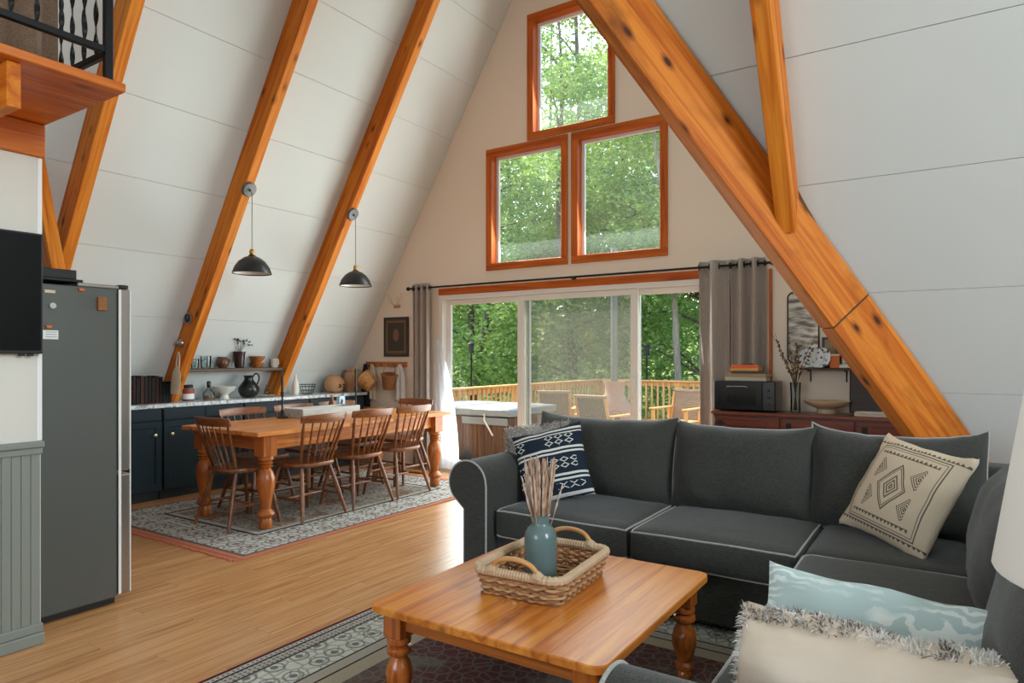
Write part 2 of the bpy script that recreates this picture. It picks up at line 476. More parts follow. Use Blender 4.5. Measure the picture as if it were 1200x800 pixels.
# valley beam: from the crossing down to the foot behind the sofa
u = Vector((1, 1, -SL)).normalized(); sd = Vector((1, -1, 0)).normalized()
v0 = Vector((RX, YC, AP)) + sd * .034; v1 = Vector((RX + (AP)/SL, YV, 0)) + sd * .034
vb = thing('valley_beam', 'heavy knotty pine valley beam slanting down behind the sofa', 'beam', tuple(v1))
SPL = .742
pa = v0 + (v1 - v0) * .02; pm = v0 + (v1 - v0) * SPL; pz = v0 + (v1 - v0) * .995
for a, b in ((pa, pm - u * .003), (pm + u * .003, pz)):
    o = member('timber', a, b, sd, .107, .285, M['pine_old'], vb, .005); o.location = Vector(o.location) - v1
# black filler between the two timbers, painting the shadow in the splice gap
o = member('splice_shadow', pm - u * .004, pm + u * .004, sd, .100, .272, M['blackmatte'], vb, .001); o.location = Vector(o.location) - v1
# jack rafter
zj = 2.10
p0 = Vector((-.715, yw_far(zj), zj)); p1 = Vector((-.715, YC + .02, AP - .02))
o = member('rafter', p0, p1, (1, 0, 0), .09, .20, M['pine']); tag(o, 'pine rafter of the wing running down into the big valley beam', 'rafter')
# groove line of the doubled jack rafter is real: two boards
# ------------------------------------------------------------------ partition wall with TV, fridge, loft
M['plaster'] = plain('partition_paint', rgb(214, 210, 200), .8, 0, .03, 1, .08, 90, .2)
M['sage'] = plain('sage_wainscot', rgb(128, 132, 123), .55, 0, .04, 2)
M['fridge'] = plain('fridge_grey_side', rgb(92, 95, 91), .42, .25, .03, 1)
M['steel'] = plain('stainless_door', rgb(176, 172, 166), .28, .9, .05, 1)
M['paper'] = plain('paper_white', rgb(232, 234, 232), .8, 0, .03)
M['orange_pl'] = plain('orange_plastic', rgb(200, 110, 40), .5)
pw = obj('wall_partition', B(-3.72, -3.602, BACK, 1.44, 0, 2.29), M['plaster']); tag(pw, kind='structure')
obj('corner_strip', RB(-3.604, -3.596, 1.425, 1.444, .955, 2.29, .003, 1), M['white'], pw)
n = 0; y = 1.436
while y > .55:
    obj('bead_board', RB(-3.604, -3.594, y - .0385, y - .0005, .085, .905, .0035, 1), M['sage'], pw); y -= .039
obj('bead_board', B(-3.604, -3.594, BACK, y, .085, .905), M['sage'], pw)
cap = obj('chair_rail', bev(B(-3.604, -3.572, BACK, 1.446, .925, .955), .006, 2), M['sage'], pw)
obj('chair_rail', bev(B(-3.604, -3.584, BACK, 1.442, .893, .924), .005, 2), M['sage'], pw)
bb = obj('baseboard_partition', bev(B(-3.603, -3.572, BACK, 1.446, 0, .055), .005, 1), M['sage']); tag(bb, kind='structure')
obj('moulding', bev(B(-3.603, -3.582, BACK, 1.444, .055, .098), .006, 2), M['sage'], bb)
t = thing('television', 'black flat wall-mounted television on the partition wall', 'television', (-3.575, .85, 1.36))
obj('casing', RB(-.0215, .02, -.58, .582, .005, .565, .005, 2), M['blackmatte'], t)
obj('screen', B(.0205, .0215, -.57, .572, .02, .556), plain('tv_glass', rgb(10, 12, 13), .3, 0, .1, spec=.15), t)
for yy in (.50, .535): obj('stand_lug', RB(-.005, .012, yy - .012, yy + .012, -.006, .006, .002, 1), M['blackmatte'], t)

t = thing('refrigerator', 'tall grey steel refrigerator with magnets on its side', 'refrigerator', (-4.17, 1.58, 0))
obj('body', RB(-.35, .35, -.33, .318, .035, 1.722, .008, 2), M['fridge'], t)
d = obj('door', RB(-.35, .352, .325, .388, .722, 1.726, .012, 3), M['steel'], t)
obj('gasket', B(-.34, .343, .317, .326, .73, 1.715), M['blackmatte'], d)
d2 = obj('door', RB(-.35, .352, .325, .388, .045, .708, .012, 3), M['steel'], t)
obj('gasket', B(-.34, .343, .317, .326, .05, .70), M['blackmatte'], d2)
obj('edge_trim', B(.3515, .3545, .322, .336, .05, 1.72), M['white'], t)
obj('edge_trim', B(.3515, .3545, .383, .388, .05, 1.72), M['white'], t)
obj('hinge_cover', RB(.02, .345, .12, .33, 1.722, 1.742, .004, 1), M['steel'], t)
obj('hinge', RB(.28, .345, .332, .38, 1.727, 1.748, .004, 1), M['blackmatte'], t)
for yy in (-.3, .3):
    for xx in (-.3, .3):
        bm = BM(); cyl(bm, (xx, yy, 0), (xx, yy, .04), .02); obj('foot', bm, M['blackmatte'], t)
obj('plinth', B(-.33, .335, -.32, .31, .006, .036), M['blackmatte'], t)
FX = -3.8185
def flat(name, label, cat, y, z, w, h, mat, th=.006, grp='magnets on the fridge'):
    o = obj(name, RB(0, th, -w/2, w/2, -h/2, h/2, .002, 1), mat); o.location = (FX, y, z); return tag(o, label, cat, grp)
flat('fridge_magnet', 'cream bar-shaped magnet at the top of the fridge side', 'magnet', 1.566, 1.682, .05, .016, plain('cream_mag', rgb(214, 200, 170), .5))
bm = BM(); cyl(bm, (0, 0, 0), (.008, 0, 0), .015, .015, 16); o = obj('fridge_magnet', bm, plain('silver_mag', rgb(190, 190, 188), .4), smooth=True); o.location = (FX, 1.579, 1.611); tag(o, 'round silvery magnet below the cream bar magnet', 'magnet', 'magnets on the fridge')
flat('fridge_magnet', 'small orange magnet clip near the top edge of the fridge', 'magnet', 1.712, 1.703, .026, .016, M['orange_pl'], .012)
flat('fridge_magnet', 'small orange clip holding the white note on the fridge', 'magnet', 1.56, 1.503, .026, .016, M['orange_pl'], .012)
flat('cork_magnet', 'brown speckled cork block magnet on the fridge side', 'magnet', 1.813, 1.636, .045, .072, plain('cork', rgb(150, 98, 58), .9, 0, .5, 60), .016)
o = flat('paper_note', 'white paper note with grey lines on the fridge side', 'note', 1.568, 1.463, .075, .046, M['paper'], .002, None)
for k in range(3): obj('printed_line', B(.0021, .0024, -.02, .03, -.012 + k * .012, -.009 + k * .012), plain('ink', rgb(140, 146, 150), .8), o)
o = thing('flat_box', 'black flat box lying on top of the fridge', 'box', (-4.0, 1.52, 1.7425))
obj('body', RB(-.16, .165, -.19, .18, .014, .062, .004, 2), M['blackmatte'], o)
obj('base', RB(-.15, .168, -.18, .21, 0, .014, .003, 1), M['blackmatte'], o)
bm = BM(); lathe(bm, [(.05, 0), (.062, .02), (.066, .09), (.06, .125), (.035, .14)], seg=20); o = obj('canister', bm, plain('pale_ceramic', rgb(206, 192, 178), .5), smooth=True); o.location = (-3.99, 1.49, 1.805); tag(o, 'pale round-shouldered canister on the black box above the fridge', 'canister')

# loft: deck boards on a beam, steel railing with twisted balusters
lf = thing('loft_deck', 'orange pine loft platform with exposed deck boards and beam', 'loft', (-3.6, 1.44, 2.29)); Lo = Vector(lf.location)
def lobj(*a, **k):
    o = obj(*a, **k); o.location = -Lo; return o
xx = [-5.0, -4.6, -4.2, -3.8, -3.61, -3.42, -3.235, -3.046, -2.858]
for a, b in zip(xx, xx[1:]):
    if a == -3.046: lobj('deck_board', RB(a + .0015, b, -.8, 1.455, 2.445, 2.482, .004, 1), M['pine_y'], lf)
    else: lobj('deck_board', RB(a + .0015, b - .0015, -.8, 1.452, 2.445, 2.478, .003, 1), M['pine_y'], lf)
lobj('beam', RB(-3.72, -3.58, -.8, 1.452, 2.292, 2.444, .004, 1), M['pine_y'], lf)
for yy in (1.05, .3): lobj('joist', RB(-3.578, -2.90, yy, yy + .045, 2.275, 2.444, .003, 1), M['pine'], lf)
RX0 = -2.945; RYE = 1.425
rl = thing('loft_railing', 'black steel railing with twisted balusters on the loft edge', 'railing', (RX0, RYE, 2.483)); Lo2 = Vector(rl.location)
def robj(*a, **k):
    o = obj(*a, **k); o.location = -Lo2; return o
robj('post', bev(B(RX0 - .016, RX0 + .016, RYE - .016, RYE + .016, 2.484, 3.45), .004, 1), M['black'], rl)
robj('post_foot', bev(B(RX0 - .024, RX0 + .024, RYE - .024, RYE + .024, 2.483, 2.508), .004, 1), M['black'], rl)
robj('bottom_rail', bev(B(RX0 - .012, RX0 + .012, -.8, RYE - .016, 2.613, 2.642), .003, 1), M['black'], rl)
robj('bottom_rail', bev(B(-4.9, RX0 - .016, RYE - .012, RYE + .012, 2.606, 2.635), .003, 1), M['black'], rl)
robj('top_rail', bev(B(RX0 - .02, RX0 + .02, -.8, RYE + .02, 3.42, 3.45), .004, 1), M['black'], rl)
robj('top_rail', bev(B(-4.9, RX0 - .02, RYE - .02, RYE + .02, 3.42, 3.45), .004, 1), M['black'], rl)
def baluster():
    bm = BM(); n_ = 40; rings = []; z0, z1 = 0, .78
    for i in range(n_ + 1):
        z = z0 + (z1 - z0) * i / n_; a = PI * 6 * i / n_
        rings.append([bm.verts.new((.010 * (1 if k % 2 == 0 else .35) * math.cos(a + k * PI / 2), .010 * (1 if k % 2 == 0 else .35) * math.sin(a + k * PI / 2), z)) for k in range(4)])
    for a, b in zip(rings, rings[1:]):
        for k in range(4): bm.faces.new((a[k], a[(k+1) % 4], b[(k+1) % 4], b[k]))
    return obj('baluster', bm, M['black'], rl)
b0 = baluster(); b0.location = Vector((RX0, RYE - .09, 2.641)) - Lo2
for k in range(1, 9): share('baluster', b0, rl, Vector((RX0, RYE - .09 - .085 * k, 2.641)) - Lo2)
for k in range(14): share('baluster', b0, rl, Vector((RX0 - .10 - .105 * k, RYE, 2.634)) - Lo2)
# brown drape hanging in the loft behind the railing
M['drape'] = fabric('brown_drape', rgb(108, 88, 72), rgb(136, 112, 92), 200)
def drape(name, x0, x1, y, z0, z1, amp, waves, mat, th=.004, parent=None, nz=8, axis='x'):
    bm = BM(); nu = int(waves * 10)
    def f(u, v):
        x = x0 + (x1 - x0) * u; a = amp * (.65 + .35 * math.sin(v * 3 + u * 9)) * (1 - .25 * v)
        yy = y + a * math.sin(2 * PI * waves * u + .4 * math.sin(7 * u)); z = z0 + (z1 - z0) * v
        return (x + .006 * math.sin(v * 5 + u * 20), yy, z) if axis == 'x' else (yy, x, z)
    grid(bm, f, nu, nz); o = obj(name, bm, mat, parent, smooth=True)
    md = o.modifiers.new('thick', 'SOLIDIFY'); md.thickness = th; md.offset = 0
    return o
o = drape('loft_curtain', .85, 1.385, -3.30, 2.49, 3.45, .028, 4, M['drape'], axis='y'); tag(o, 'brown striped drape hanging behind the loft railing', 'curtain')
# diagonal brace beyond the fridge
o = member('diagonal_brace', (-5.565, 2.2, 2.845), (-4.46, 2.2, .004), (0, 1, 0), .09, .16, M['pine']); tag(o, 'short pine brace meeting the rafter above the fridge', 'beam')
# ------------------------------------------------------------------ kitchen run along the left slope
M['navy'] = plain('navy_cabinet', rgb(19, 35, 42), .5, 0, .06, 2, spec=.3)
t_ = NT('marble'); v_ = t_.coords()
f_ = t_.noise(v_, 14, 6, .65, 1.5); t_.col(t_.ramp(f_, [(.36, rgb(96, 96, 100)), (.46, rgb(196, 198, 200)), (.6, rgb(232, 232, 230))])); t_.set(.25); M['marble'] = t_.m
M['brass'] = plain('pale_brass', rgb(214, 196, 160), .3, .9)
CX = -6.245
wt = obj('worktop', RB(-6.74, CX, 2.62, 6.2, .866, .902, .004, 1), M['marble']); tag(wt, 'long white marble-look worktop along the left slope', 'worktop')
cabl = ['dark teal base cabinet beside the fridge end of the worktop', 'dark teal base cabinet behind the end dining chair', 'dark teal base cabinet behind the far dining chairs', 'dark teal base cabinet nearest the gable wall']
y = 2.63
for k in range(4):
    w = .862 if k else .86
    t = thing('base_cabinet', cabl[k], 'cabinet', (CX + .025, y + w/2, 0), 0, 'teal base cabinets'); h = w/2 - .003
    obj('carcass', B(-.47, 0, -h, h, .09, .864), M['navy'], t)
    obj('toe_kick', B(-.47, -.05, -h, h, 0, .09), M['blackmatte'], t)
    for s in (-1, 1):
        a, b = (-h + .004, -.002) if s < 0 else (.002, h - .004)
        dd = obj('door', B(.0005, .013, a, b, .10, .745), M['navy'], t)
        for nm, args in (('rail', (a, b, .10, .16)), ('rail', (a, b, .685, .745)), ('stile', (a, a + .06, .16, .685)), ('stile', (b - .06, b, .16, .685))):
            obj(nm, bev(B(.013, .020, args[0], args[1], args[2], args[3]), .002, 1), M['navy'], dd)
        bm = BM(); lathe(bm, [(.006, 0), (.006, .012), (.015, .016), (.016, .024), (.009, .029)], seg=12)
        kn = obj('knob', bm, M['brass'], dd, smooth=True, loc=(.020, -(h - .075) if s < 0 else h - .075, .62), rot=(0, PI/2, 0))
        obj('drawer_front', bev(B(.0005, .018, a, b, .755, .858), .003, 1), M['navy'], t)
    y += .862 + .004
# dark end cabinet by the gable
# ------------- books between fridge and rafter
bcols = [rgb(44, 26, 20), rgb(58, 32, 24), rgb(30, 22, 20), rgb(70, 40, 28), rgb(40, 28, 26), rgb(24, 24, 26)]
bm_ = [plain('book_spine%d' % i, dk(c, .75), .6, spec=.2) for i, c in enumerate(bcols)]; pg = plain('book_pages', rgb(206, 190, 164), .9)
yb = 3.285; hs = [.255, .262, .25, .268, .258, .262, .25, .265, .255, .2, .19, .205]
ws = [.036, .03, .04, .034, .038, .03, .036, .034, .036, .03, .026, .03]
bl = ['first', 'second', 'third', 'fourth', 'fifth', 'sixth', 'seventh', 'eighth', 'ninth']
for k, (hh, w) in enumerate(zip(hs, ws)):
    lab = ('dark brown book standing on the worktop, %s from the fridge' % bl[k]) if k < 9 else ['short black book standing next to the tall brown books', 'short dark book in the middle of the low trio by the rafter', 'short dark book standing against the rafter'][k - 9]
    t = thing('book', lab, 'book', (-6.5, yb + w/2, .903), 0, 'dark books standing on the worktop')
    m_ = bm_[k % 6 if k < 9 else 5]
    cv = obj('cover', RB(.085, .09, -w/2 + .0015, w/2 - .0015, 0, hh, .0015, 1), m_, t)
    obj('board', B(-.08, .086, -w/2 + .001, -w/2 + .004, 0, hh), m_, t); obj('board', B(-.08, .086, w/2 - .004, w/2 - .001, 0, hh), m_, t)
    obj('pages', B(-.076, .084, -w/2 + .0045, w/2 - .0045, .004, hh - .006), pg, t)
    yb += w + .0015
# ------------- hanging things on the rafter face (y = 3.74)
M['linen'] = fabric('linen_cloth', rgb(196, 178, 150), rgb(222, 208, 184), 300)
t = thing('cloth_bag', 'beige linen bag hanging by its loop from the rafter', 'bag', (-6.36, 3.700, .985))
bm = BM()
def bagf(u, v):
    a = 2 * PI * u; z = .275 * v; rx = (.052 + .03 * math.sin(PI * min(1, v * .9 + .12))) * (1 - .55 * max(0, v - .75) / .25); ry = .022 * (1 - .6 * v)
    return (rx * math.cos(a) + .045 * v + .004 * math.sin(9 * v + 5 * u), ry * math.sin(a) - .002, z)
grid(bm, bagf, 20, 14); bmesh.ops.remove_doubles(bm, verts=bm.verts[:], dist=1e-5); bmesh.ops.holes_fill(bm, edges=bm.edges[:]); obj('pouch', bm, M['linen'], t, smooth=True)
bm = BM(); tube(bm, cr([(.018, 0, .25), (.05, -.004, .36), (.072, -.004, .415), (.082, 0, .36), (.075, 0, .25)], 6), .006, 6); obj('loop', bm, M['linen'], t, smooth=True)
t = thing('thermometer', 'round dark-faced thermometer dial fixed to the rafter', 'thermometer', (-6.175, 3.737, 1.724))
bm = BM(); cyl(bm, (0, 0, 0), (0, -.018, 0), .058, .058, 24); obj('bezel', bm, M['steel'], t, smooth='auto')
bm = BM(); cyl(bm, (0, -.018, 0), (0, -.021, 0), .044, .044, 24); obj('dial', bm, M['blackmatte'], t)
bm = BM(); cyl(bm, (0, -.022, 0), (.018, -.0235, .02), .002, .001, 6); obj('needle', bm, M['paper'], t)
t = thing('wall_bell', 'small silver bell mounted on the rafter above the cloth bag', 'bell', (-6.306, 3.737, 1.486))
bm = BM(); lathe(bm, [(.042, 0), (.04, .012), (.03, .03), (.012, .04), (.008, .055)], seg=18); obj('cup', bm, M['steel'], t, smooth=True, rot=(PI/2, 0, 0))
obj('bracket', RB(-.045, .01, -.006, .002, -.012, .012, .002, 1), M['steel'], t)
# ------------- shelf and its pots
M['shelf'] = wood('dark_shelf_wood', rgb(92, 66, 44), rgb(70, 46, 30), None, 1, 1.5, .5, 0)
sf = obj('wall_shelf', RB(-6.56, -6.36, 3.832, 4.995, 1.198, 1.232, .004, 1), M['shelf']); tag(sf, 'dark wooden shelf between two rafters above the worktop', 'shelf')
def lath(name, label, cat, loc, prof, mat, seg=24, grp=None, cap1=True, sc=None):
    bm = BM(); lathe(bm, prof, seg=seg, cap1=cap1); o = obj(name, bm, mat, smooth=True); o.location = loc
    return tag(o, label, cat, grp)
M['clear'] = glassm('clear_glass', (.86, .9, .9, 1), .16)
M['brownglaze'] = plain('brown_glaze', rgb(92, 60, 44), .3); M['darkglaze'] = plain('dark_glaze', rgb(52, 36, 32), .25)
M['bowlwood'] = wood('bowl_wood', rgb(190, 120, 60), rgb(150, 84, 36), None, 0, 3, .4, 0)
M['cream'] = plain('cream_ceramic', rgb(226, 222, 212), .35); M['blackglaze'] = plain('black_glaze', rgb(34, 36, 34), .25)
ZS = 1.233
def glass(label, y, h, r):
    t = thing('drinking_glass', label, 'glass', (-6.45, y, ZS), 0, 'glasses on the wall shelf')
    bm = BM(); lathe(bm, [(r*.8, 0), (r*.86, .01), (r, h), (r*.93, h), (r*.8, .014), (.001, .012)], seg=20, cap1=False); obj('bowl', bm, M['clear'], t, smooth=True)
    return t
gA = glass('clear straight glass at the left end of the shelf', 3.965, .10, .04)
gB = glass('wide clear glass mug next to the brown jug on the shelf', 4.085, .13, .055)
bm = BM(); tube(bm, cr([(0, .05, .03), (0, .085, .045), (0, .085, .085), (0, .052, .1)], 5), .006, 6); obj('handle', bm, M['clear'], gB, smooth=True)
t = thing('brown_jug', 'small round brown jug on the shelf', 'jug', (-6.45, 4.278, ZS))
bm = BM(); lathe(bm, [(.04, 0), (.058, .03), (.064, .06), (.055, .092), (.044, .108), (.048, .118), (.04, .117), (.036, .1)], seg=22); obj('body', bm, M['brownglaze'], t, smooth=True)
bm = BM(); tube(bm, cr([(0, .05, .1), (0, .085, .09), (0, .085, .05), (0, .06, .04)], 5), .008, 6); obj('handle', bm, M['brownglaze'], t, smooth=True)
t = thing('flower_vase', 'dark brown pitcher vase with dried stems on the shelf', 'vase', (-6.43, 4.462, ZS))
bm = BM(); lathe(bm, [(.042, 0), (.05, .03), (.055, .09), (.06, .14), (.068, .175), (.06, .172), (.05, .13)], seg=22); obj('body', bm, M['darkglaze'], t, smooth=True)
M['stemdark'] = plain('dried_stem', rgb(110, 92, 70), .9); M['dryleaf'] = plain('dried_flower', rgb(84, 62, 50), .9)
rr = random.Random(3)
for k in range(7):
    a = rr.uniform(-1.2, 1.4); L_ = rr.uniform(.10, .17); tip = Vector((rr.uniform(.02, .09), a * .1, .17 + L_ * .9))
    bm = BM(); tube(bm, cr([(0, 0, .12), (tip.x * .3, tip.y * .3, .2), tip], 4), .0022, 5); st = obj('stem', bm, M['stemdark'], t, smooth=True)
    bm = BM()
    for q in range(4): ball(bm, tip + Vector((rr.uniform(-.02, .02), rr.uniform(-.025, .025), rr.uniform(-.03, .015))), .011, 1, 1.2, .7, 8)
    obj('bloom', bm, M['dryleaf'], st, smooth=True)
for k, (z, r) in enumerate(((0, .075), (.058, .088))):
    lath('wooden_bowl', 'turned wooden bowl, the %s of the pair stacked on the shelf' % ('lower one' if k == 0 else 'upper one'), 'bowl', (-6.45, 4.70, ZS + z + .0005 * k), [(r*.5, 0), (r*.55, .006), (r*.95, .05), (r, .068), (r*.94, .068), (r*.85, .05), (r*.4, .02)] if k else [(r*.55, 0), (r*.9, .03), (r, .056), (r*.9, .0565), (r*.4, .0575)], M['bowlwood'], 24, 'stacked wooden bowls')
t = thing('white_mug', 'white mug at the right end of the shelf', 'mug', (-6.45, 4.93, ZS))
bm = BM(); lathe(bm, [(.036, 0), (.042, .01), (.044, .1), (.039, .1), (.036, .02), (.001, .016)], seg=20, cap1=False); obj('cup', bm, M['cream'], t, smooth=True)
bm = BM(); tube(bm, cr([(.04, 0, .02), (.07, 0, .035), (.07, 0, .075), (.04, 0, .085)], 5), .006, 6); obj('handle', bm, M['cream'], t, smooth=True)
# ------------- things on the worktop
ZT = .9025
t = thing('preserve_jar', 'glass jar with red and white label and dark lid', 'jar', (-6.5, 3.925, ZT))
bm = BM(); lathe(bm, [(.05, 0), (.054, .01), (.054, .115), (.042, .135)], seg=20); obj('glass', bm, plain('jar_glass', rgb(120, 96, 86), .2), t, smooth=True)
bm = BM(); lathe(bm, [(.0555, .02), (.0555, .075)], seg=20, cap0=False, cap1=False); obj('paper_label', bm, M['paper'], t, smooth=True)
bm = BM(); lathe(bm, [(.0555, .078), (.0555, .108)], seg=20, cap0=False, cap1=False); obj('red_band', bm, plain('red_band', rgb(170, 60, 52), .5), t, smooth=True)
bm = BM(); lathe(bm, [(.044, .136), (.045, .16), (.04, .165)], seg=20); obj('lid', bm, M['blackmatte'], t, smooth=True)
t = thing('glass_bottle', 'squat clear glass bottle with dark stopper on the worktop', 'bottle', (-6.5, 4.15, ZT))
bm = BM(); lathe(bm, [(.058, 0), (.064, .02), (.06, .07), (.03, .105), (.018, .125), (.02, .14)], seg=22, cap1=False); obj('glass', bm, M['clear'], t, smooth=True)
bm = BM(); lathe(bm, [(.016, .128), (.02, .145), (.022, .185), (.014, .195)], seg=14); obj('stopper', bm, M['darkglaze'], t, smooth=True)
bm = BM(); lathe(bm, [(.05, .006), (.056, .02), (.052, .045)], seg=18); obj('contents', bm, plain('spice', rgb(150, 112, 84), .9, 0, .4, 80), t, smooth=True)
bm = BM(); lathe(bm, [(.05, 0), (.045, .012), (.032, .04), (.04, .055), (.09, .085), (.118, .128), (.122, .135), (.112, .132), (.08, .095), (.02, .07)], seg=28)
o = obj('footed_bowl', bm, M['cream'], smooth=True); o.location = (-6.5, 4.335, ZT); tag(o, 'cream ceramic bowl on a foot beside the black jug', 'bowl')
t = thing('black_jug', 'black glazed round-bellied jug with loop handle', 'jug', (-6.48, 4.615, ZT))
bm = BM(); lathe(bm, [(.06, 0), (.09, .025), (.113, .075), (.108, .115), (.075, .16), (.05, .19), (.046, .215), (.058, .245), (.05, .243), (.04, .2)], seg=28); obj('body', bm, M['blackglaze'], t, smooth=True)
bm = BM(); tube(bm, cr([(0, .05, .225), (0, .085, .262), (0, .125, .245), (0, .128, .19), (0, .098, .13)], 6), .0085, 8); obj('handle', bm, M['blackglaze'], t, smooth=True)
o = lath('saucer', 'white saucer under the little glass on the worktop', 'plate', (-6.5, 4.85, ZT), [(.05, 0), (.085, .008), (.11, .016), (.105, .018), (.06, .010)], M['cream'])
t = thing('oil_cruet', 'small clear cruet standing on the white saucer', 'cruet', (-6.5, 4.86, ZT + .0105))
bm = BM(); lathe(bm, [(.03, 0), (.034, .03), (.026, .07), (.012, .1), (.014, .125)], seg=16); obj('glass', bm, M['clear'], t, smooth=True)
bm = BM(); tube(bm, cr([(0, .02, .1), (0, .05, .09), (0, .04, .04)], 4), .004, 6); obj('handle', bm, M['clear'], t, smooth=True)
# wire basket
t = thing('wire_basket', 'black wire basket on the worktop near the rafter', 'basket', (-6.48, 5.42, ZT))
for z, r in ((.002, .06), (.045, .075), (.09, .092), (.115, .10)):
    bm = BM(); tube(bm, [(r*math.cos(2*PI*k/20), r*math.sin(2*PI*k/20), z + .003) for k in range(20)], .0028, 5, True); obj('hoop', bm, M['black'], t, smooth=True)
for k in range(14):
    a = 2*PI*k/14; bm = BM(); tube(bm, [(.06*math.cos(a), .06*math.sin(a), .003), (.10*math.cos(a), .10*math.sin(a), .118)], .0018, 5); obj('wire', bm, M['black'], t)
o = lath('white_bottle', 'white bottle standing beside the rafter foot on the worktop', 'bottle', (-6.47, 5.24, ZT), [(.035, 0), (.042, .02), (.042, .12), (.025, .17), (.014, .20), (.014, .235), (.010, .24)], M['cream'])
M['clay'] = plain('tan_clay', rgb(186, 142, 104), .8, 0, .15, 12)
t = thing('clay_pot', 'round tan clay pot with small handles on the worktop', 'pot', (-6.47, 5.84, ZT))
bm = BM(); lathe(bm, [(.07, 0), (.105, .03), (.128, .09), (.12, .15), (.085, .195), (.055, .21), (.06, .225), (.05, .224)], seg=26); obj('body', bm, M['clay'], t, smooth=True)
for s in (-1, 1):
    bm = BM(); tube(bm, cr([(.1, .03*s, .07), (.15, .035*s, .075), (.14, .03*s, .1), (.105, .03*s, .11)], 4), .008, 6); obj('lug', bm, M['darkglaze'], t, smooth=True)
t = thing('clay_amphora', 'tall slim tan clay jar beside the round pot', 'jar', (-6.46, 6.10, ZT))
bm = BM(); lathe(bm, [(.05, 0), (.07, .03), (.09, .12), (.092, .18), (.075, .235), (.06, .255), (.068, .275), (.068, .29), (.055, .288)], seg=24); obj('body', bm, M['clay'], t, smooth=True)
# ------------------------------------------------------------------ dining group
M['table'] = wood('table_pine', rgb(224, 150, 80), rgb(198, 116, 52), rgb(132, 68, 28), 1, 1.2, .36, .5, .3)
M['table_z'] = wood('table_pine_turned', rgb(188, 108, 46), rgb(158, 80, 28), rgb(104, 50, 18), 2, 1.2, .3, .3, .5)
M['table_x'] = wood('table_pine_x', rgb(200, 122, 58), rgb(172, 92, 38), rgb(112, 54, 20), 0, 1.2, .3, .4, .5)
M['chair'] = wood('chair_oak', rgb(138, 82, 42), rgb(102, 56, 28), rgb(60, 30, 14), 2, 2.0, .35, 0, .5)
M['chair_x'] = wood('chair_oak_x', rgb(146, 86, 44), rgb(110, 60, 30), rgb(66, 33, 16), 0, 2.0, .35, 0, .5)
def rug_mat(name, hx, hy, bands, field, motif, seed=0, msc=9.0):
    """bands: list of (distance from edge, colour); field colours (a,b,c)"""
    t = NT(name); tc = t.N('TexCoord'); sp = t.N('SeparateXYZ'); t.L(tc.outputs['Object'], sp.inputs[0])
    x, y = sp.outputs[0], sp.outputs[1]
    dx = t.math('SUBTRACT', hx, t.math('ABSOLUTE', x)); dy = t.math('SUBTRACT', hy, t.math('ABSOLUTE', y))
    d = t.math('MINIMUM', dx, dy); mx = 1.0
    stops = [(0.0, bands[0][1])] + [(min(.999, b[0] / mx), b[1]) for b in bands[1:]]
    base = t.ramp(d, stops, 'CONSTANT')
    v = t.coords((1, 1, 1), False)
    # floral motif: rings and petals around cell centres
    vo = t.N('TexVoronoi', _voronoi_dimensions='2D'); vo.inputs['Scale'].default_value = msc; vo.inputs['Randomness'].default_value = .35; t.L(v, vo.inputs['Vector'])
    ring = t.ramp(vo.outputs['Distance'], [(0, (1,1,1,1)), (.12, (1,1,1,1)), (.16, (0,0,0,1)), (.27, (0,0,0,1)), (.30, (.8,.8,.8,1)), (.36, (.8,.8,.8,1)), (.38, (0,0,0,1))], 'LINEAR')
    vo2 = t.N('TexVoronoi', _voronoi_dimensions='2D', _feature='DISTANCE_TO_EDGE'); vo2.inputs['Scale'].default_value = msc * 2.3; t.L(v, vo2.inputs['Vector'])
    leaf = t.ramp(vo2.outputs['Distance'], [(.0, (1,1,1,1)), (.07, (1,1,1,1)), (.1, (0,0,0,1))])
    nz = t.noise(v, 4, 2)
    fieldc = t.ramp(t.noise(v, 2.3, 3, .6, .5), [(.38, field[0]), (.46, field[1]), (.6, field[2])], 'LINEAR')
    infield = t.math('GREATER_THAN', d, bands[-1][0])
    c = t.mix(infield, base, fieldc)
    wide = t.math('MULTIPLY', t.math('GREATER_THAN', d, motif[0]), t.math('LESS_THAN', d, motif[1]))
    m1 = t.math('MULTIPLY', ring, t.math('ADD', t.math('MULTIPLY', wide, .85), t.math('MULTIPLY', infield, .6)), True)
    c = t.mix(m1, c, motif[2])
    m2 = t.math('MULTIPLY', leaf, t.math('ADD', t.math('MULTIPLY', wide, .6), t.math('MULTIPLY', infield, .55)), True)
    c = t.mix(m2, c, motif[3])
    # dotted guard stripes
    ck = t.N('TexVoronoi', _voronoi_dimensions='2D'); ck.inputs['Scale'].default_value = 42; ck.inputs['Randomness'].default_value = .2; t.L(v, ck.inputs['Vector'])
    dots = t.math('LESS_THAN', ck.outputs['Distance'], .3)
    guard = t.math('MULTIPLY', t.math('LESS_THAN', d, motif[0]), t.math('GREATER_THAN', d, .03))
    c = t.mix(t.math('MULTIPLY', t.math('MULTIPLY', dots, guard), .7), c, motif[4])
    c = t.mix(t.math('MULTIPLY', t.noise(v, 160, 2), .35), c, (.02, .018, .016, 1))
    t.col(c); t.set(.98, 0, .1); t.bump(t.noise(v, 260, 2), .5, .006)
    return t.m
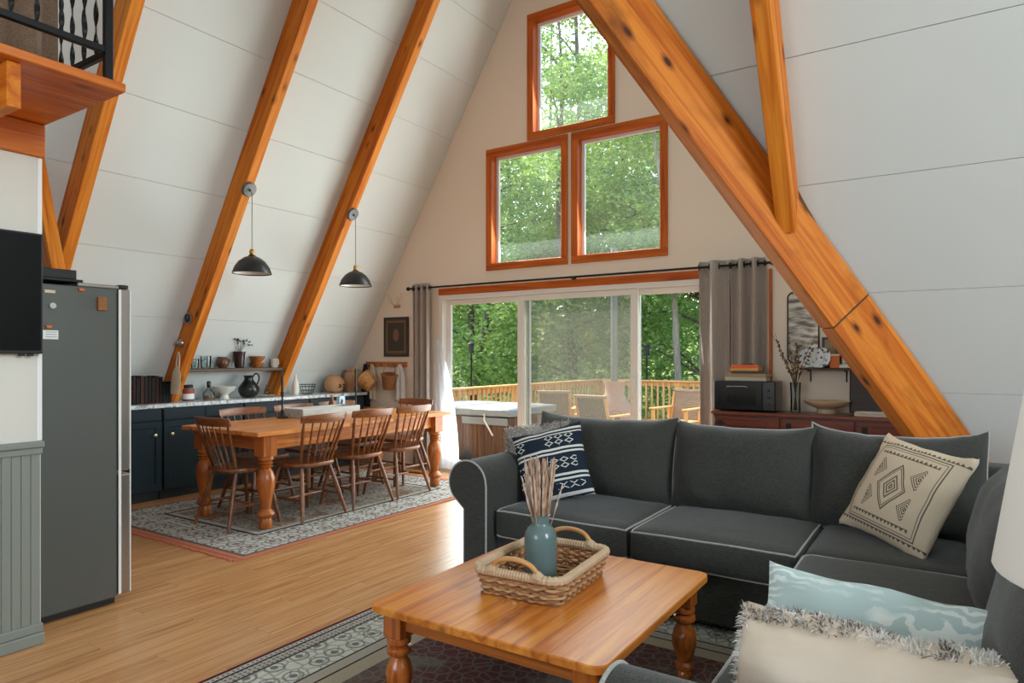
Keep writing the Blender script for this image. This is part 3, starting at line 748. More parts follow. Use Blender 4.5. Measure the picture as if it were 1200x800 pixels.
def rug(name, label, cx, cy, hx, hy, mat, fringe=None, z=.001, wave=0):
    t = thing(name, label, 'rug', (cx, cy, z))
    bm = BM(); box(bm, -hx, hx, -hy, hy, 0, .009); bev(bm, .003, 1)
    o = obj('pile', bm, mat, t)
    if fringe:
        rr = random.Random(5); bm = BM(); xq = -hx
        while xq < hx:
            w = rr.uniform(.008, .014); l = rr.uniform(.03, .055)
            for s in (-1, 1):
                box(bm, xq, min(hx, xq + w), *( (-hy - l, -hy) if s < 0 else (hy, hy + l) ), .0005, .005)
            xq += w + .001
        f = obj('fringe', bm, fringe, t); f['kind'] = 'stuff'
    return t
drm = rug_mat('dining_rug', 1.06, 1.52, [(0, rgb(196, 122, 92)), (.05, rgb(84, 78, 82)), (.07, rgb(196, 194, 184)), (.42, rgb(60, 62, 70)), (.45, rgb(186, 178, 164)), (.50, rgb(150, 140, 128))],
              (rgb(150, 118, 96), rgb(176, 168, 154), rgb(160, 150, 138)), (.07, .42, rgb(120, 66, 56), rgb(70, 76, 84), rgb(110, 84, 76)), 0, 6.0)
rug('dining_rug', 'faded grey and rust oriental rug under the dining table', -4.985, 4.262, 1.06, 1.52, drm, plain('rust_fringe', rgb(178, 100, 72), .95, 0, .3, 40))
lrm = rug_mat('living_rug', 1.75, 1.75, [(0, rgb(92, 30, 40)), (.022, rgb(188, 184, 172)), (.05, rgb(40, 38, 44)), (.06, rgb(176, 168, 158)), (.115, rgb(52, 48, 52)), (.127, rgb(204, 204, 192)), (.33, rgb(60, 54, 58)), (.342, rgb(172, 162, 148)), (.40, rgb(56, 50, 54)), (.412, rgb(168, 156, 134)), (.5, rgb(120, 92, 84))],
              (rgb(110, 100, 88), rgb(92, 62, 58), rgb(98, 58, 58)), (.127, .33, rgb(96, 90, 88), rgb(120, 116, 104), rgb(44, 42, 48)), 1, 8.0)
rug('living_rug', 'dark red and cream bordered oriental rug under the coffee table', -.845, 1.72, 1.75, 1.75, lrm)

# turned leg profile (radius, z) normalised to height 1 below a square block
def turned(h, r):
    P = [(.62, 0), (.70, .02), (.72, .08), (.60, .14), (.85, .17), (.95, .20), (.85, .23), (.55, .27), (.62, .34), (.86, .50), (1.0, .62), (.98, .70), (.80, .78), (.55, .83), (.80, .855), (.55, .875), (.82, .90), (.6, .92), (.85, .95), (.85, 1.0)]
    return [(a * r, b * h) for a, b in P]
# dining table
TX0, TX1, TY0, TY1, TZ = -5.40, -4.38, 3.20, 5.55, .776
t = thing('dining_table', 'long pine farmhouse dining table with fat turned legs', 'table', ((TX0+TX1)/2, (TY0+TY1)/2, .0105)); Lt = Vector(t.location); hx, hy = (TX1-TX0)/2, (TY1-TY0)/2; H = TZ - .0105
nb = 6; bw = 2*hx/nb
for k in range(nb): obj('tabletop_board', bev(B(-hx + k*bw + .0006, -hx + (k+1)*bw - .0006, -hy, hy, H - .034, H), .003, 1), M['table'], t)
for s in (-1, 1):
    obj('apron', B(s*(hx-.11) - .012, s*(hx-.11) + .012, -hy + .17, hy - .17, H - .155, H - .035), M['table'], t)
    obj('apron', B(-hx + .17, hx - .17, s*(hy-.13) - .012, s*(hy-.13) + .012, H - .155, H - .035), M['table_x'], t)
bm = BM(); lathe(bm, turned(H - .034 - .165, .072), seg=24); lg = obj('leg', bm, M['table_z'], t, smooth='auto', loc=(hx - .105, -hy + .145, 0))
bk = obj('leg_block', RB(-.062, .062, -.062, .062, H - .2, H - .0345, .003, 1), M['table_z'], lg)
for sx, sy in ((1, 1), (-1, 1), (-1, -1)):
    l2 = share('leg', lg, t, (sx*(hx - .105), sy*(hy - .145), 0)); share('leg_block', bk, l2)
# windsor chairs
def make_chair(loc, rz, label):
    t = thing('dining_chair', label, 'chair', loc, rz, 'spindle-back dining chairs')
    bm = BM(); n_ = 32; top = []; 
    def outl(a, sc, z):
        ca, sa = math.cos(a), math.sin(a); e_ = .62
        x = .225 * (abs(ca) ** e_) * (1 if ca > 0 else -1); y = .215 * (abs(sa) ** e_) * (1 if sa > 0 else -1)
        x *= 1.0 + .08 * y / .215
        return (x * sc, y * sc, z)
    lv = [(.86, .428), (.97, .436), (1.0, .452), (.98, .466), (.9, .468), (.6, .460), (.25, .456)]
    rings = [[bm.verts.new(outl(2*PI*k/n_, s_, z)) for k in range(n_)] for s_, z in lv]
    for a, b in zip(rings, rings[1:]):
        for k in range(n_): bm.faces.new((a[k], a[(k+1) % n_], b[(k+1) % n_], b[k]))
    bm.faces.new(rings[0][::-1]); bm.faces.new(rings[-1]); obj('seat', bm, M['chair_x'], t, smooth=True)
    feet = {}
    for sx in (-1, 1):
        for sy in (-1, 1):
            p1 = Vector((sx*.150, sy*.14 if sy > 0 else -.13, .436)); p0 = Vector((sx*(.225 if sy > 0 else .24), .215 if sy > 0 else -.245, 0)); feet[sx, sy] = (p0, p1)
            pts = [p0.lerp(p1, q) for q in (0, .08, .3, .45, .6, .8, 1)]
            bm = BM(); tube(bm, pts, [.0125, .0135, .0165, .0185, .0175, .0165, .014], 10); obj('leg', bm, M['chair'], t, smooth=True)
    mids = []
    for sx in (-1, 1):
        a = feet[sx, 1][0].lerp(feet[sx, 1][1], .40); b = feet[sx, -1][0].lerp(feet[sx, -1][1], .40); mids.append(a.lerp(b, .5))
        bm = BM(); tube(bm, [a, a.lerp(b, .5), b], [.008, .0125, .008], 8); obj('stretcher', bm, M['chair'], t, smooth=True)
    bm = BM(); tube(bm, [mids[0], mids[0].lerp(mids[1], .5), mids[1]], [.008, .012, .008], 8); obj('stretcher', bm, M['chair_x'], t, smooth=True)
    bm = BM(); tube(bm, [feet[-1, 1][0].lerp(feet[-1, 1][1], .5), feet[1, 1][0].lerp(feet[1, 1][1], .5)], .010, 8); obj('stretcher', bm, M['chair_x'], t, smooth=True)
    # crest rail: curved bow, wider at the middle
    def cy(x): return -.285 + .055 * (x / .245) ** 2
    bm = BM(); ns = 16; rg = []
    for i in range(ns + 1):
        x = -.245 + .49 * i / ns; y = cy(x); hh = .036 * (1 - .18 * (x/.245) ** 2)
        rg.append([bm.verts.new(p) for p in ((x, y - .011, .838 - hh), (x, y + .011, .838 - hh), (x, y + .008 - .012, .838 + hh), (x, y - .014 - .008, .838 + hh))])
    for a, b in zip(rg, rg[1:]):
        for k in range(4): bm.faces.new((a[k], a[(k+1) % 4], b[(k+1) % 4], b[k]))
    bm.faces.new(rg[0][::-1]); bm.faces.new(rg[-1]); bmesh.ops.recalc_face_normals(bm, faces=bm.faces[:]); bev(bm, .005, 2, [e_ for e_ in bm.edges if len(e_.link_faces) == 2 and e_.calc_face_angle(0) > .8]); obj('crest_rail', bm, M['chair_x'], t, smooth='auto')
    for k in range(7):
        q = (k - 3) / 3; xb, xt = q * .165, q * .222
        b_ = Vector((xb, -.165 + .03 * q * q, .462)); tp = Vector((xt, cy(xt), .815)); r_ = .0125 if abs(q) > .9 else .0078
        bm = BM(); tube(bm, [b_, b_.lerp(tp, .35), b_.lerp(tp, .7), tp], [r_*.85, r_*1.15, r_, r_*.75], 8); obj('spindle', bm, M['chair'], t, smooth=True)
    return t
FZ = .0112
ch0 = make_chair((-4.81, 3.345, FZ), math.radians(-3), 'spindle-back chair at the near end of the dining table')
def chair(loc, rz, label):
    c_ = copy_tree(ch0); c_.location = loc; c_.rotation_euler = (0, 0, math.radians(rz)); c_['label'] = label
chair((-4.575, 3.80, FZ), 92, 'spindle-back chair on the living-room side, closest to the near table leg')
chair((-4.580, 4.385, FZ), 88, 'spindle-back chair on the living-room side, middle of the three')
chair((-4.585, 4.925, FZ), 91, 'spindle-back chair on the living-room side, nearest the glass door')
chair((-5.21, 3.82, FZ), -90, 'spindle-back chair on the cabinet side, nearest the fridge')
chair((-5.21, 4.40, FZ), -88, 'spindle-back chair on the cabinet side, middle of the three')
chair((-5.21, 4.95, FZ), -91, 'spindle-back chair on the cabinet side, nearest the clay pots')
chair((-5.0, 5.46, FZ), 180, 'spindle-back chair at the far end of the dining table by the curtain')
# table centre
ZD = TZ + .001
M['greybox'] = wood('whitewashed_wood', rgb(196, 194, 188), rgb(170, 168, 162), rgb(140, 138, 132), 1, 1.4, .7, 0)
t = thing('planter_box', 'long whitewashed wooden box on the dining table', 'box', (-5.16, 4.52, ZD))
for nm, a in (('side', (-.13, -.115, -.36, .36, 0, .085)), ('side', (.115, .13, -.36, .36, 0, .085)), ('end', (-.115, .115, -.36, -.345, 0, .085)), ('end', (-.115, .115, .345, .36, 0, .085)), ('bottom', (-.115, .115, -.345, .345, 0, .012))):
    obj(nm, bev(B(*a), .002, 1), M['greybox'], t)
def candle(loc, hh, label):
    t = thing('candlestick', label, 'candlestick', loc, 0, 'black candlesticks on the dining table')
    bm = BM(); lathe(bm, [(.05, 0), (.052, .008), (.03, .018), (.012, .03), (.009, .06), (.016, .07), (.009, .085), (.008, hh*.45), (.016, hh*.47), (.014, hh*.5), (.018, hh*.56)], seg=18); obj('holder', bm, M['blackmatte'], t, smooth=True)
    bm = BM(); lathe(bm, [(.011, hh*.5), (.011, hh*.9), (.006, hh*.985), (.002, hh)], seg=12); obj('candle', bm, M['blackmatte'], t, smooth=True)
candle((-5.25, 4.10, ZD), .435, 'black candlestick with black taper at the near end of the wooden box')
candle((-5.24, 5.02, ZD), .455, 'black candlestick with black taper at the far end of the wooden box')
t = thing('amber_bottle', 'small amber glass bottle on the dining table', 'bottle', (-5.345, 4.79, ZD))
bm = BM(); lathe(bm, [(.03, 0), (.034, .01), (.034, .10), (.014, .135), (.012, .165)], seg=18); obj('glass', bm, plain('amber', rgb(122, 66, 30), .15), t, smooth=True)
bm = BM(); lathe(bm, [(.014, .165), (.015, .185), (.008, .188)], seg=12); obj('cap', bm, M['clay'], t, smooth=True)
t = thing('patterned_tin', 'pale blue patterned tin with black motif on the dining table', 'tin', (-5.345, 4.91, ZD), .25)
obj('body', RB(-.02, .02, -.05, .05, 0, .165, .004, 2), plain('paleblue_tin', rgb(178, 204, 216), .5), t)
bm = BM(); prism(bm, [(.0204, -.035, .03), (.0204, -.005, .05), (.0204, .01, .12), (.0204, -.02, .14), (.0204, -.042, .09)], (.0006, 0, 0)); obj('motif', bm, M['blackmatte'], t)
lath('white_cup', 'small white cup on the dining table beside the candlestick', 'cup', (-5.335, 4.24, ZD), [(.03, 0), (.038, .02), (.042, .085), (.037, .085), (.03, .02)], M['cream'])
# ------------------------------------------------------------------ living group
from mathutils import noise as mn
M['sofa'] = fabric('charcoal_linen', rgb(47, 47, 43), rgb(70, 70, 65), 380, .95, .35, .2)
M['piping'] = fabric('pale_piping', rgb(150, 150, 146), rgb(176, 176, 170), 300)
def rcube(c, half, r, crown=(0, 0, 0), n=12, wr=0, seed=0, mapf=None):
    """rounded soft box; returns bm and a function mapping cube points to the surface"""
    c = Vector(c); hx, hy, hz = half
    def mp(p):
        q = Vector((p[0]*hx, p[1]*hy, p[2]*hz))
        i = Vector((max(-(hx-r), min(hx-r, q.x)), max(-(hy-r), min(hy-r, q.y)), max(-(hz-r), min(hz-r, q.z))))
        d = q - i
        if d.length > 1e-9: q = i + d.normalized() * r
        u, v, w = p
        q.x += (1 if u > 0 else -1) * crown[0] * (1 - v*v) * (1 - w*w) * abs(u) ** 3
        q.y += (1 if v > 0 else -1) * crown[1] * (1 - u*u) * (1 - w*w) * abs(v) ** 3
        q.z += (1 if w > 0 else -1) * crown[2] * (1 - u*u) * (1 - v*v) * abs(w) ** 3
        if wr:
            s_ = 5.0; q += Vector((mn.noise(q*s_ + Vector((seed, 0, 0))), mn.noise(q*s_ + Vector((0, seed+9, 0))), mn.noise(q*s_ + Vector((0, 0, seed+4))))) * wr
        if mapf: q = mapf(q)
        return q + c
    bm = BM(); g_ = [-1 + 2*i/n for i in range(n+1)]
    # denser near the edges
    g_ = [math.copysign(abs(a) ** .75, a) for a in g_]
    for ax in range(3):
        for s in (-1, 1):
            V = []
            for a in g_:
                row = []
                for b in g_:
                    p = [0, 0, 0]; p[ax] = s; p[(ax+1) % 3] = a; p[(ax+2) % 3] = b; row.append(bm.verts.new(mp(p)))
                V.append(row)
            for i in range(n):
                for j in range(n):
                    f = (V[i][j], V[i+1][j], V[i+1][j+1], V[i][j+1]); bm.faces.new(f if s > 0 else f[::-1])
    bmesh.ops.remove_doubles(bm, verts=bm.verts[:], dist=1e-5)
    return bm, mp
def ringpath(mp, k, s, n=14):
    """cube edge loop of the face normal to axis k at side s"""
    out = []
    for a, b in ((0, -1), (1, 1), (0, 1), (1, -1)):
        for i in range(n):
            t = -1 + 2*i/n
            if b > 0 and a == 0 or b < 0 and a == 1: t = -t
            p = [0, 0, 0]; p[k] = s; o1, o2 = (k+1) % 3, (k+2) % 3
            if a == 0: p[o1] = t; p[o2] = b
            else: p[o2] = t; p[o1] = b
            out.append(mp(p))
    return out
sofa = thing('sectional_sofa', 'charcoal grey L-shaped sectional sofa with rolled arms and pale piping', 'sofa', (-1.0, 3.7, .0)); SO = Vector(sofa.location)
RZ = .012
def sobj(name, bm, mat, smooth=True, parent=None):
    o = obj(name, bm, mat, parent or sofa, smooth=smooth)
    if parent is None: o.location = -SO
    return o
def cushion(name, x0, x1, y0, y1, z0, z1, r, crown, pipes=((2, 1),), wr=.004, seed=0, n=12):
    bm, mp = rcube(((x0+x1)/2, (y0+y1)/2, (z0+z1)/2), ((x1-x0)/2, (y1-y0)/2, (z1-z0)/2), r, crown, n, wr, seed)
    o = sobj(name, bm, M['sofa'])
    for k, s in pipes:
        b2 = BM(); tube(b2, ringpath(mp, k, s), .0055, 6, True); sobj('piping', b2, M['piping'], True, o)
    return o
# base and back frame
sobj('base', RB(-2.24, .62, 3.26, 4.33, .05, .305, .02, 2), M['sofa'])
sobj('base', RB(-.50, .62, 1.55, 3.26, .05, .305, .02, 2), M['sofa'])
bm = BM(); tube(bm, [(-2.22, 3.258, .298), (-.51, 3.258, .298), (-.502, 3.25, .298), (-.502, 1.58, .298)], .0055, 6); sobj('piping', bm, M['piping'])
sobj('back_frame', RB(-2.24, .62, 4.10, 4.35, .30, .80, .06, 4), M['sofa'])
sobj('back_frame', RB(.38, .64, 1.36, 4.30, .30, .80, .06, 4), M['sofa'])
for x, y in ((-2.2, 3.3), (-2.2, 4.28), (.55, 4.28), (-.45, 1.6), (.55, 1.6)):
    sobj('foot', RB(x - .03, x + .03, y - .03, y + .03, RZ if x > -2.6 and y < 3.46 else .001, .052, .004, 1), M['darkwood'] if 'darkwood' in M else M['blackmatte'], False)
# seats
cushion('seat_cushion', -2.215, -1.385, 3.205, 3.98, .30, .468, .035, (.0, .012, .022), ((2, 1), (2, -1)), .003, 1)
cushion('seat_cushion', -1.378, -.565, 3.200, 3.98, .30, .468, .035, (.0, .014, .026), ((2, 1), (2, -1)), .003, 2)
cushion('seat_cushion', -.558, .10, 3.285, 3.98, .30, .462, .035, (0, 0, .016), (), .003, 3)
cushion('seat_cushion', -.555, .10, 2.42, 3.278, .30, .468, .035, (.012, .0, .022), ((2, 1),), .003, 4)
cushion('seat_cushion', -.550, .10, 1.60, 2.412, .30, .468, .035, (.012, .0, .022), ((2, 1),), .003, 5)
# pillow-shaped back cushions
def pillow_bm(w, h, t, pinch=.05, n=18, wr=.004, seed=0, p=3.0, ears=0, sag=0):
    bm = BM(); seam = []
    def S(u, v, s):
        T = t/2 * max(0, 1 - abs(u)**p) ** .55 * max(0, 1 - abs(v)**p) ** .55
        x = w/2 * u * (1 - pinch * (1 - v*v) * u*u); z = h/2 * v * (1 - pinch * (1 - u*u) * v*v)
        e = ears * (abs(u) ** 6) * (abs(v) ** 6); z += math.copysign(e, v)
        z -= sag * (1 - u*u) * max(0, v)
        q = Vector((x, s*T, z))
        if wr:
            k = (1 - .0 * abs(u)); q.y += s * wr * 2.2 * mn.noise(Vector((u*3.1 + seed, v*2.6, s*2.0))) * (1 if T > .004 else 0)
            q.y += s * wr * 1.4 * math.sin(9*u + 4*v + seed) * (abs(v) ** 2) * (1 if T > .004 else 0)
            q.z += wr * .8 * mn.noise(Vector((u*5 + seed, v*2, 3)))
        return q
    g_ = [math.sin(PI/2 * (-1 + 2*i/n)) for i in range(n+1)]
    for s in (-1, 1):
        V = [[bm.verts.new(S(u, v, s)) for v in g_] for u in g_]
        for i in range(n):
            for j in range(n):
                f = (V[i][j], V[i+1][j], V[i+1][j+1], V[i][j+1]); bm.faces.new(f if s < 0 else f[::-1])
    bmesh.ops.remove_doubles(bm, verts=bm.verts[:], dist=1e-5)
    ring = [S(u, -1, 1) for u in g_[:-1]] + [S(1, v, 1) for v in g_[:-1]] + [S(u, 1, 1) for u in g_[:0:-1]] + [S(-1, v, 1) for v in g_[:0:-1]]
    return bm, ring
def back_cushion(cx, cy, cz, w, h, t, rz, tilt, seed, ears=.02, sag=.012):
    bm, ring = pillow_bm(w, h, t, .03, 20, .008, seed, 4.0, ears, sag)
    o = sobj('back_cushion', bm, M['sofa']); o.location = Vector((cx, cy, cz)) - SO; o.rotation_euler = Euler((tilt, 0, rz), 'XYZ')
    b2 = BM(); tube(b2, ring, .0055, 6, True); obj('piping', b2, M['piping'], o, smooth=True)
back_cushion(-1.875, 3.955, .705, .97, .52, .30, 0, math.radians(-12), 1)
back_cushion(-1.005, 3.965, .700, .80, .51, .30, 0, math.radians(-12), 2, .012)
back_cushion(-.235, 3.965, .705, .80, .52, .28, 0, math.radians(-12), 3, .03, .02)
back_cushion(.245, 2.95, .69, .98, .52, .34, math.radians(-90), math.radians(-14), 4, .03, .01)
back_cushion(.245, 2.02, .69, .84, .50, .32, math.radians(-90), math.radians(-14), 5, .02, .01)
# rolled arms
def arm_profile(rx, rz_, r, bx0, bx1, n=22):
    """outline in (x,z): body from the floor, roll overhanging to -x"""
    pts = [(bx1, .05), (bx1, rz_)]
    for i in range(n + 1):
        a = 0 + (PI * 1.22) * i / n; pts.append((rx + r * math.cos(a), rz_ + r * math.sin(a)))
    pts += [(bx0, rz_ - r * 1.15), (bx0, .05)]
    return pts
def arm(prof, fn, L0, L1):
    bm = BM(); n_ = len(prof); rows = []
    for s in [0, .012, .03] + [i/10 for i in range(1, 10)] + [.985, 1]:
        sh = 1 - (.012 if s in (0, 1) else 0)
        cx = sum(p[0] for p in prof)/n_; cz = sum(p[1] for p in prof)/n_
        rows.append([bm.verts.new(fn(cx + (x-cx)*sh, L0 + (L1-L0)*s, cz + (z-cz)*sh if z > .06 else z)) for x, z in prof])
    for a, b in zip(rows, rows[1:]):
        for k in range(n_): bm.faces.new((a[k], a[(k+1) % n_], b[(k+1) % n_], b[k]))
    bm.faces.new(rows[0][::-1]); bm.faces.new(rows[-1]); bmesh.ops.recalc_face_normals(bm, faces=bm.faces[:])
    o = sobj('arm', bm, M['sofa'], 'auto')
    b2 = BM(); tube(b2, [fn(x, L0 + .004, z) for x, z in prof], .006, 6); sobj('piping', b2, M['piping'], True, o)
pf = arm_profile(-2.362, .612, .132, -2.385, -2.228)
arm(pf, lambda x, l, z: (x, l, z), 3.14, 4.32)
pf2 = arm_profile(1.448, .50, .125, 1.425, 1.573)
arm(pf2, lambda x, l, z: (l, x, z), -.665, .62)
# ------------- scatter cushions
def fur_on(o, n, length, mats, seed=1, sel=None, width=.0035):
    me = o.data; rs = np.random.default_rng(seed)
    polys = [p for p in me.polygons if sel is None or sel(p)]
    ar = np.array([p.area for p in polys]); ar /= ar.sum(); V, F, MI = [], [], []
    for pi in rs.choice(len(polys), n, p=ar):
        p = polys[pi]; w_ = rs.dirichlet(np.ones(len(p.vertices))); c = Vector((0, 0, 0)); nn = Vector((0, 0, 0))
        for wv, vi in zip(w_, p.vertices): c += me.vertices[vi].co * float(wv); nn += me.vertices[vi].normal * float(wv)
        d = (nn.normalized() + Vector(rs.normal(0, .45, 3).tolist()) + Vector((0, 0, -.35))).normalized() * length * float(rs.uniform(.6, 1.2))
        sd_ = d.cross(Vector(rs.normal(0, 1, 3).tolist())).normalized() * width
        b = len(V); bend = Vector((0, 0, -.25)) * length
        V += [c - sd_, c + sd_, c + d*.6 + sd_*.7, c + d*.6 - sd_*.7, c + d + bend*.6]
        F += [(b, b+1, b+2, b+3), (b+3, b+2, b+4)]; k = int(rs.integers(0, len(mats))); k = 0 if mn.noise(c*9) > .05 and k else k; MI += [k, k]
    f = pyobj('fur', V, F, None, o, mats=mats); f.data.polygons.foreach_set('material_index', MI); f['kind'] = 'stuff'; return f
def scatter(name, label, w, h, t, loc, rot, mat, seed=0, pinch=.07, ears=.0, wr=.005, p=2.6, back=None):
    bm, ring = pillow_bm(w, h, t, pinch, 20, wr, seed, p, ears)
    o = obj(name, bm, mat, smooth=True); o.location = loc; o.rotation_euler = Euler(rot, 'XYZ'); tag(o, label, 'cushion', 'scatter cushions on the sofa')
    return o, ring
def pat():
    t = NT('pattern'); tc = t.N('TexCoord'); sp = t.N('SeparateXYZ'); t.L(tc.outputs['Object'], sp.inputs[0]); return t, sp.outputs[0], sp.outputs[2], sp.outputs[1], t.coords((1, 1, 1), False)
def band(t, v, c, w): return t.math('LESS_THAN', t.math('ABSOLUTE', t.math('SUBTRACT', v, c)), w)
def acc(t, a, b): return t.math('MAXIMUM', a, b)
# navy cushion with white woven bands
t, x, z, y, v = pat(); t.m.name = 'navy_woven'
wz = t.math('ADD', z, t.math('MULTIPLY', t.noise(v, 6, 2), .006))
m_ = band(t, wz, .195, .007)
for c_, w in ((.172, .004), (.075, .007), (.05, .006), (-.085, .007), (-.112, .006), (-.20, .009), (-.225, .005)): m_ = acc(t, m_, band(t, wz, c_, w))
def diamonds(t, x, z, px, pz, ox, oz, zc, zh, rin=.3, rout=.46, sx=.5):
    fx = t.math('ABSOLUTE', t.math('SUBTRACT', t.math('FRACT', t.math('ADD', t.math('DIVIDE', x, px), ox)), .5))
    fz = t.math('ABSOLUTE', t.math('SUBTRACT', t.math('FRACT', t.math('ADD', t.math('DIVIDE', z, pz), oz)), .5))
    d = t.math('ADD', fx, fz); r = t.math('MULTIPLY', t.math('GREATER_THAN', d, rin), t.math('LESS_THAN', d, rout))
    return t.math('MULTIPLY', r, band(t, z, zc, zh))
half = t.math('GREATER_THAN', t.math('SINE', t.math('MULTIPLY', x, 21)), -.35)
m_ = acc(t, m_, t.math('MULTIPLY', diamonds(t, x, z, .062, .036, .2, .35, .125, .034), half))
m_ = acc(t, m_, t.math('MULTIPLY', diamonds(t, x, z, .062, .036, .0, .5, -.018, .036), half))
m_ = acc(t, m_, t.math('MULTIPLY', diamonds(t, x, z, .062, .036, .5, .2, -.152, .018), t.math('GREATER_THAN', t.math('SINE', t.math('MULTIPLY', x, 15)), .3)))
t.col(t.mix(t.math('MULTIPLY', m_, .95), t.mix(t.noise(v, 300, 2), rgb(26, 34, 46), rgb(40, 50, 62)), rgb(214, 212, 206))); t.set(.95, 0, .15); t.bump(t.noise(v, 300, 2), .4, .003)
M['navy_c'] = t.m
scatter('throw_pillow', 'navy cushion with white woven bands and diamonds on the sofa', .45, .46, .17, (-2.035, 3.575, .69), (math.radians(-20), math.radians(-15), math.radians(20)), M['navy_c'], 3)
M['furgrey'] = [plain('fur_light', rgb(206, 200, 194), .9), plain('fur_grey', rgb(150, 142, 136), .9), plain('fur_brown', rgb(104, 94, 88), .9)]
fo, _ = scatter('fur_pillow', 'grey faux-fur cushion tucked behind the navy cushion', .42, .45, .16, (-2.19, 3.70, .695), (math.radians(-14), math.radians(-8), math.radians(30)), M['furgrey'][1], 5, .03)
fur_on(fo, 9000, .024, M['furgrey'], 2, None, .0018)
# beige printed cushion
t, x, z, y, v = pat(); t.m.name = 'beige_print'
ax, az = t.math('ABSOLUTE', x), t.math('ABSOLUTE', z)
fr = t.math('MAXIMUM', t.math('DIVIDE', ax, .205), t.math('DIVIDE', az, .195))
m_ = acc(t, band(t, fr, 1.0, .014), band(t, fr, .94, .008))
d = t.math('ADD', t.math('DIVIDE', ax, .085), t.math('DIVIDE', az, .115))
for c_, w in ((1.0, .05), (.86, .03), (.5, .05), (.3, .05), (.1, .05)): m_ = acc(t, m_, band(t, d, c_, w))
d2 = t.math('ADD', t.math('DIVIDE', t.math('ABSOLUTE', t.math('SUBTRACT', ax, .125)), .05), t.math('DIVIDE', t.math('ABSOLUTE', t.math('SUBTRACT', az, .075)), .055))
for c_, w in ((.95, .06), (.7, .06), (.42, .07), (.15, .08)): m_ = acc(t, m_, t.math('MULTIPLY', band(t, d2, c_, w), t.math('LESS_THAN', ax, .135)))
zig = t.math('ABSOLUTE', t.math('SUBTRACT', t.math('FRACT', t.math('MULTIPLY', x, 42)), .5))
tri = t.math('MULTIPLY', t.math('LESS_THAN', t.math('SUBTRACT', az, .155), t.math('MULTIPLY', zig, .03)), t.math('GREATER_THAN', az, .153)); m_ = acc(t, m_, t.math('MULTIPLY', tri, t.math('LESS_THAN', ax, .17)))
tri2 = t.math('MULTIPLY', t.math('LESS_THAN', t.math('SUBTRACT', az, .207), t.math('MULTIPLY', zig, .024)), t.math('GREATER_THAN', az, .205)); m_ = acc(t, m_, tri2)
m_ = t.math('MULTIPLY', m_, t.math('LESS_THAN', y, 0.0))
t.col(t.mix(t.math('MULTIPLY', m_, .86), t.mix(t.noise(v, 260, 2), rgb(190, 172, 148), rgb(214, 198, 174)), rgb(62, 54, 50))); t.set(.95, 0, .15); t.bump(t.noise(v, 260, 2), .35, .003)
M['beige_c'] = t.m
scatter('throw_pillow', 'beige cushion printed with dark diamonds in the sofa corner', .54, .51, .17, (-.180, 3.68, .700), (math.radians(-28), math.radians(6), math.radians(-46)), M['beige_c'], 8, .06, .012)
# pale blue cushion and cream fur cushion by the near arm
t, x, z, y, v = pat(); t.m.name = 'pale_blue_floral'
w1 = t.N('TexWave', _wave_type='RINGS'); w1.inputs['Scale'].default_value = 14; w1.inputs['Distortion'].default_value = 9; w1.inputs['Detail'].default_value = 3; t.L(v, w1.inputs['Vector'])
mk = t.math('MULTIPLY', t.ramp(w1.outputs['Fac'], [(.55, (0, 0, 0, 1)), (.72, (1, 1, 1, 1))]), t.ramp(t.noise(v, 5, 2), [(.40, (0, 0, 0, 1)), (.50, (1, 1, 1, 1))]))
t.col(t.mix(t.math('MULTIPLY', mk, .8), rgb(180, 200, 198), rgb(232, 236, 232))); t.set(.7, 0, .3); t.bump(t.noise(v, 180, 2), .2, .003); M['blue_c'] = t.m
scatter('throw_pillow', 'pale blue cushion with white floral sprays behind the near fur cushion', .80, .33, .16, (-.08, 2.06, .560), (math.radians(-34), math.radians(1.5), math.radians(-4)), M['blue_c'], 12, .05, .012, .008)
M['satin'] = plain('cream_satin', rgb(220, 202, 182), .42, 0, .16, 4, .8, 9)
fo, ring = scatter('fur_pillow', 'cream satin cushion with fur front leaning on the near sofa arm', .86, .34, .17, (-.035, 1.72, .560), (math.radians(-36), 0, math.radians(-2)), M['satin'], 15, .04, .0, .015)
M['furcream'] = [plain('fur_white', rgb(232, 228, 222), .9), plain('fur_pale', rgb(206, 198, 190), .9), plain('fur_tipped', rgb(120, 104, 94), .9)]
fur_on(fo, 16000, .022, M['furcream'], 4, lambda p: p.center.y > .004 or p.center.z > .112 or p.center.x < -.41, .0016)

# ------------- coffee table
CX0, CX1, CY0, CY1, CZ = -1.808, -.845, 1.785, 2.835, .4375
t = thing('coffee_table', 'honey pine coffee table with turned legs on the red rug', 'table', ((CX0+CX1)/2, (CY0+CY1)/2, RZ - .0015)); hx, hy = (CX1-CX0)/2, (CY1-CY0)/2; H = CZ - RZ + .0015
M['ctable'] = wood('coffee_table_pine', rgb(224, 146, 62), rgb(198, 112, 42), rgb(134, 68, 22), 1, 1.0, .34, .6, .22)
M['ctable_x'] = wood('coffee_table_pine_x', rgb(186, 108, 48), rgb(158, 82, 30), rgb(106, 52, 18), 0, 1.0, .25, .4, .5)
M['ctable_z'] = wood('coffee_table_turned', rgb(190, 106, 46), rgb(158, 78, 26), rgb(100, 46, 16), 2, 1.4, .2, .2, .6)
bx = [-hx, -hx + .20, -hx + .40, -hx + .585, -hx + .775, hx]; TH = .026
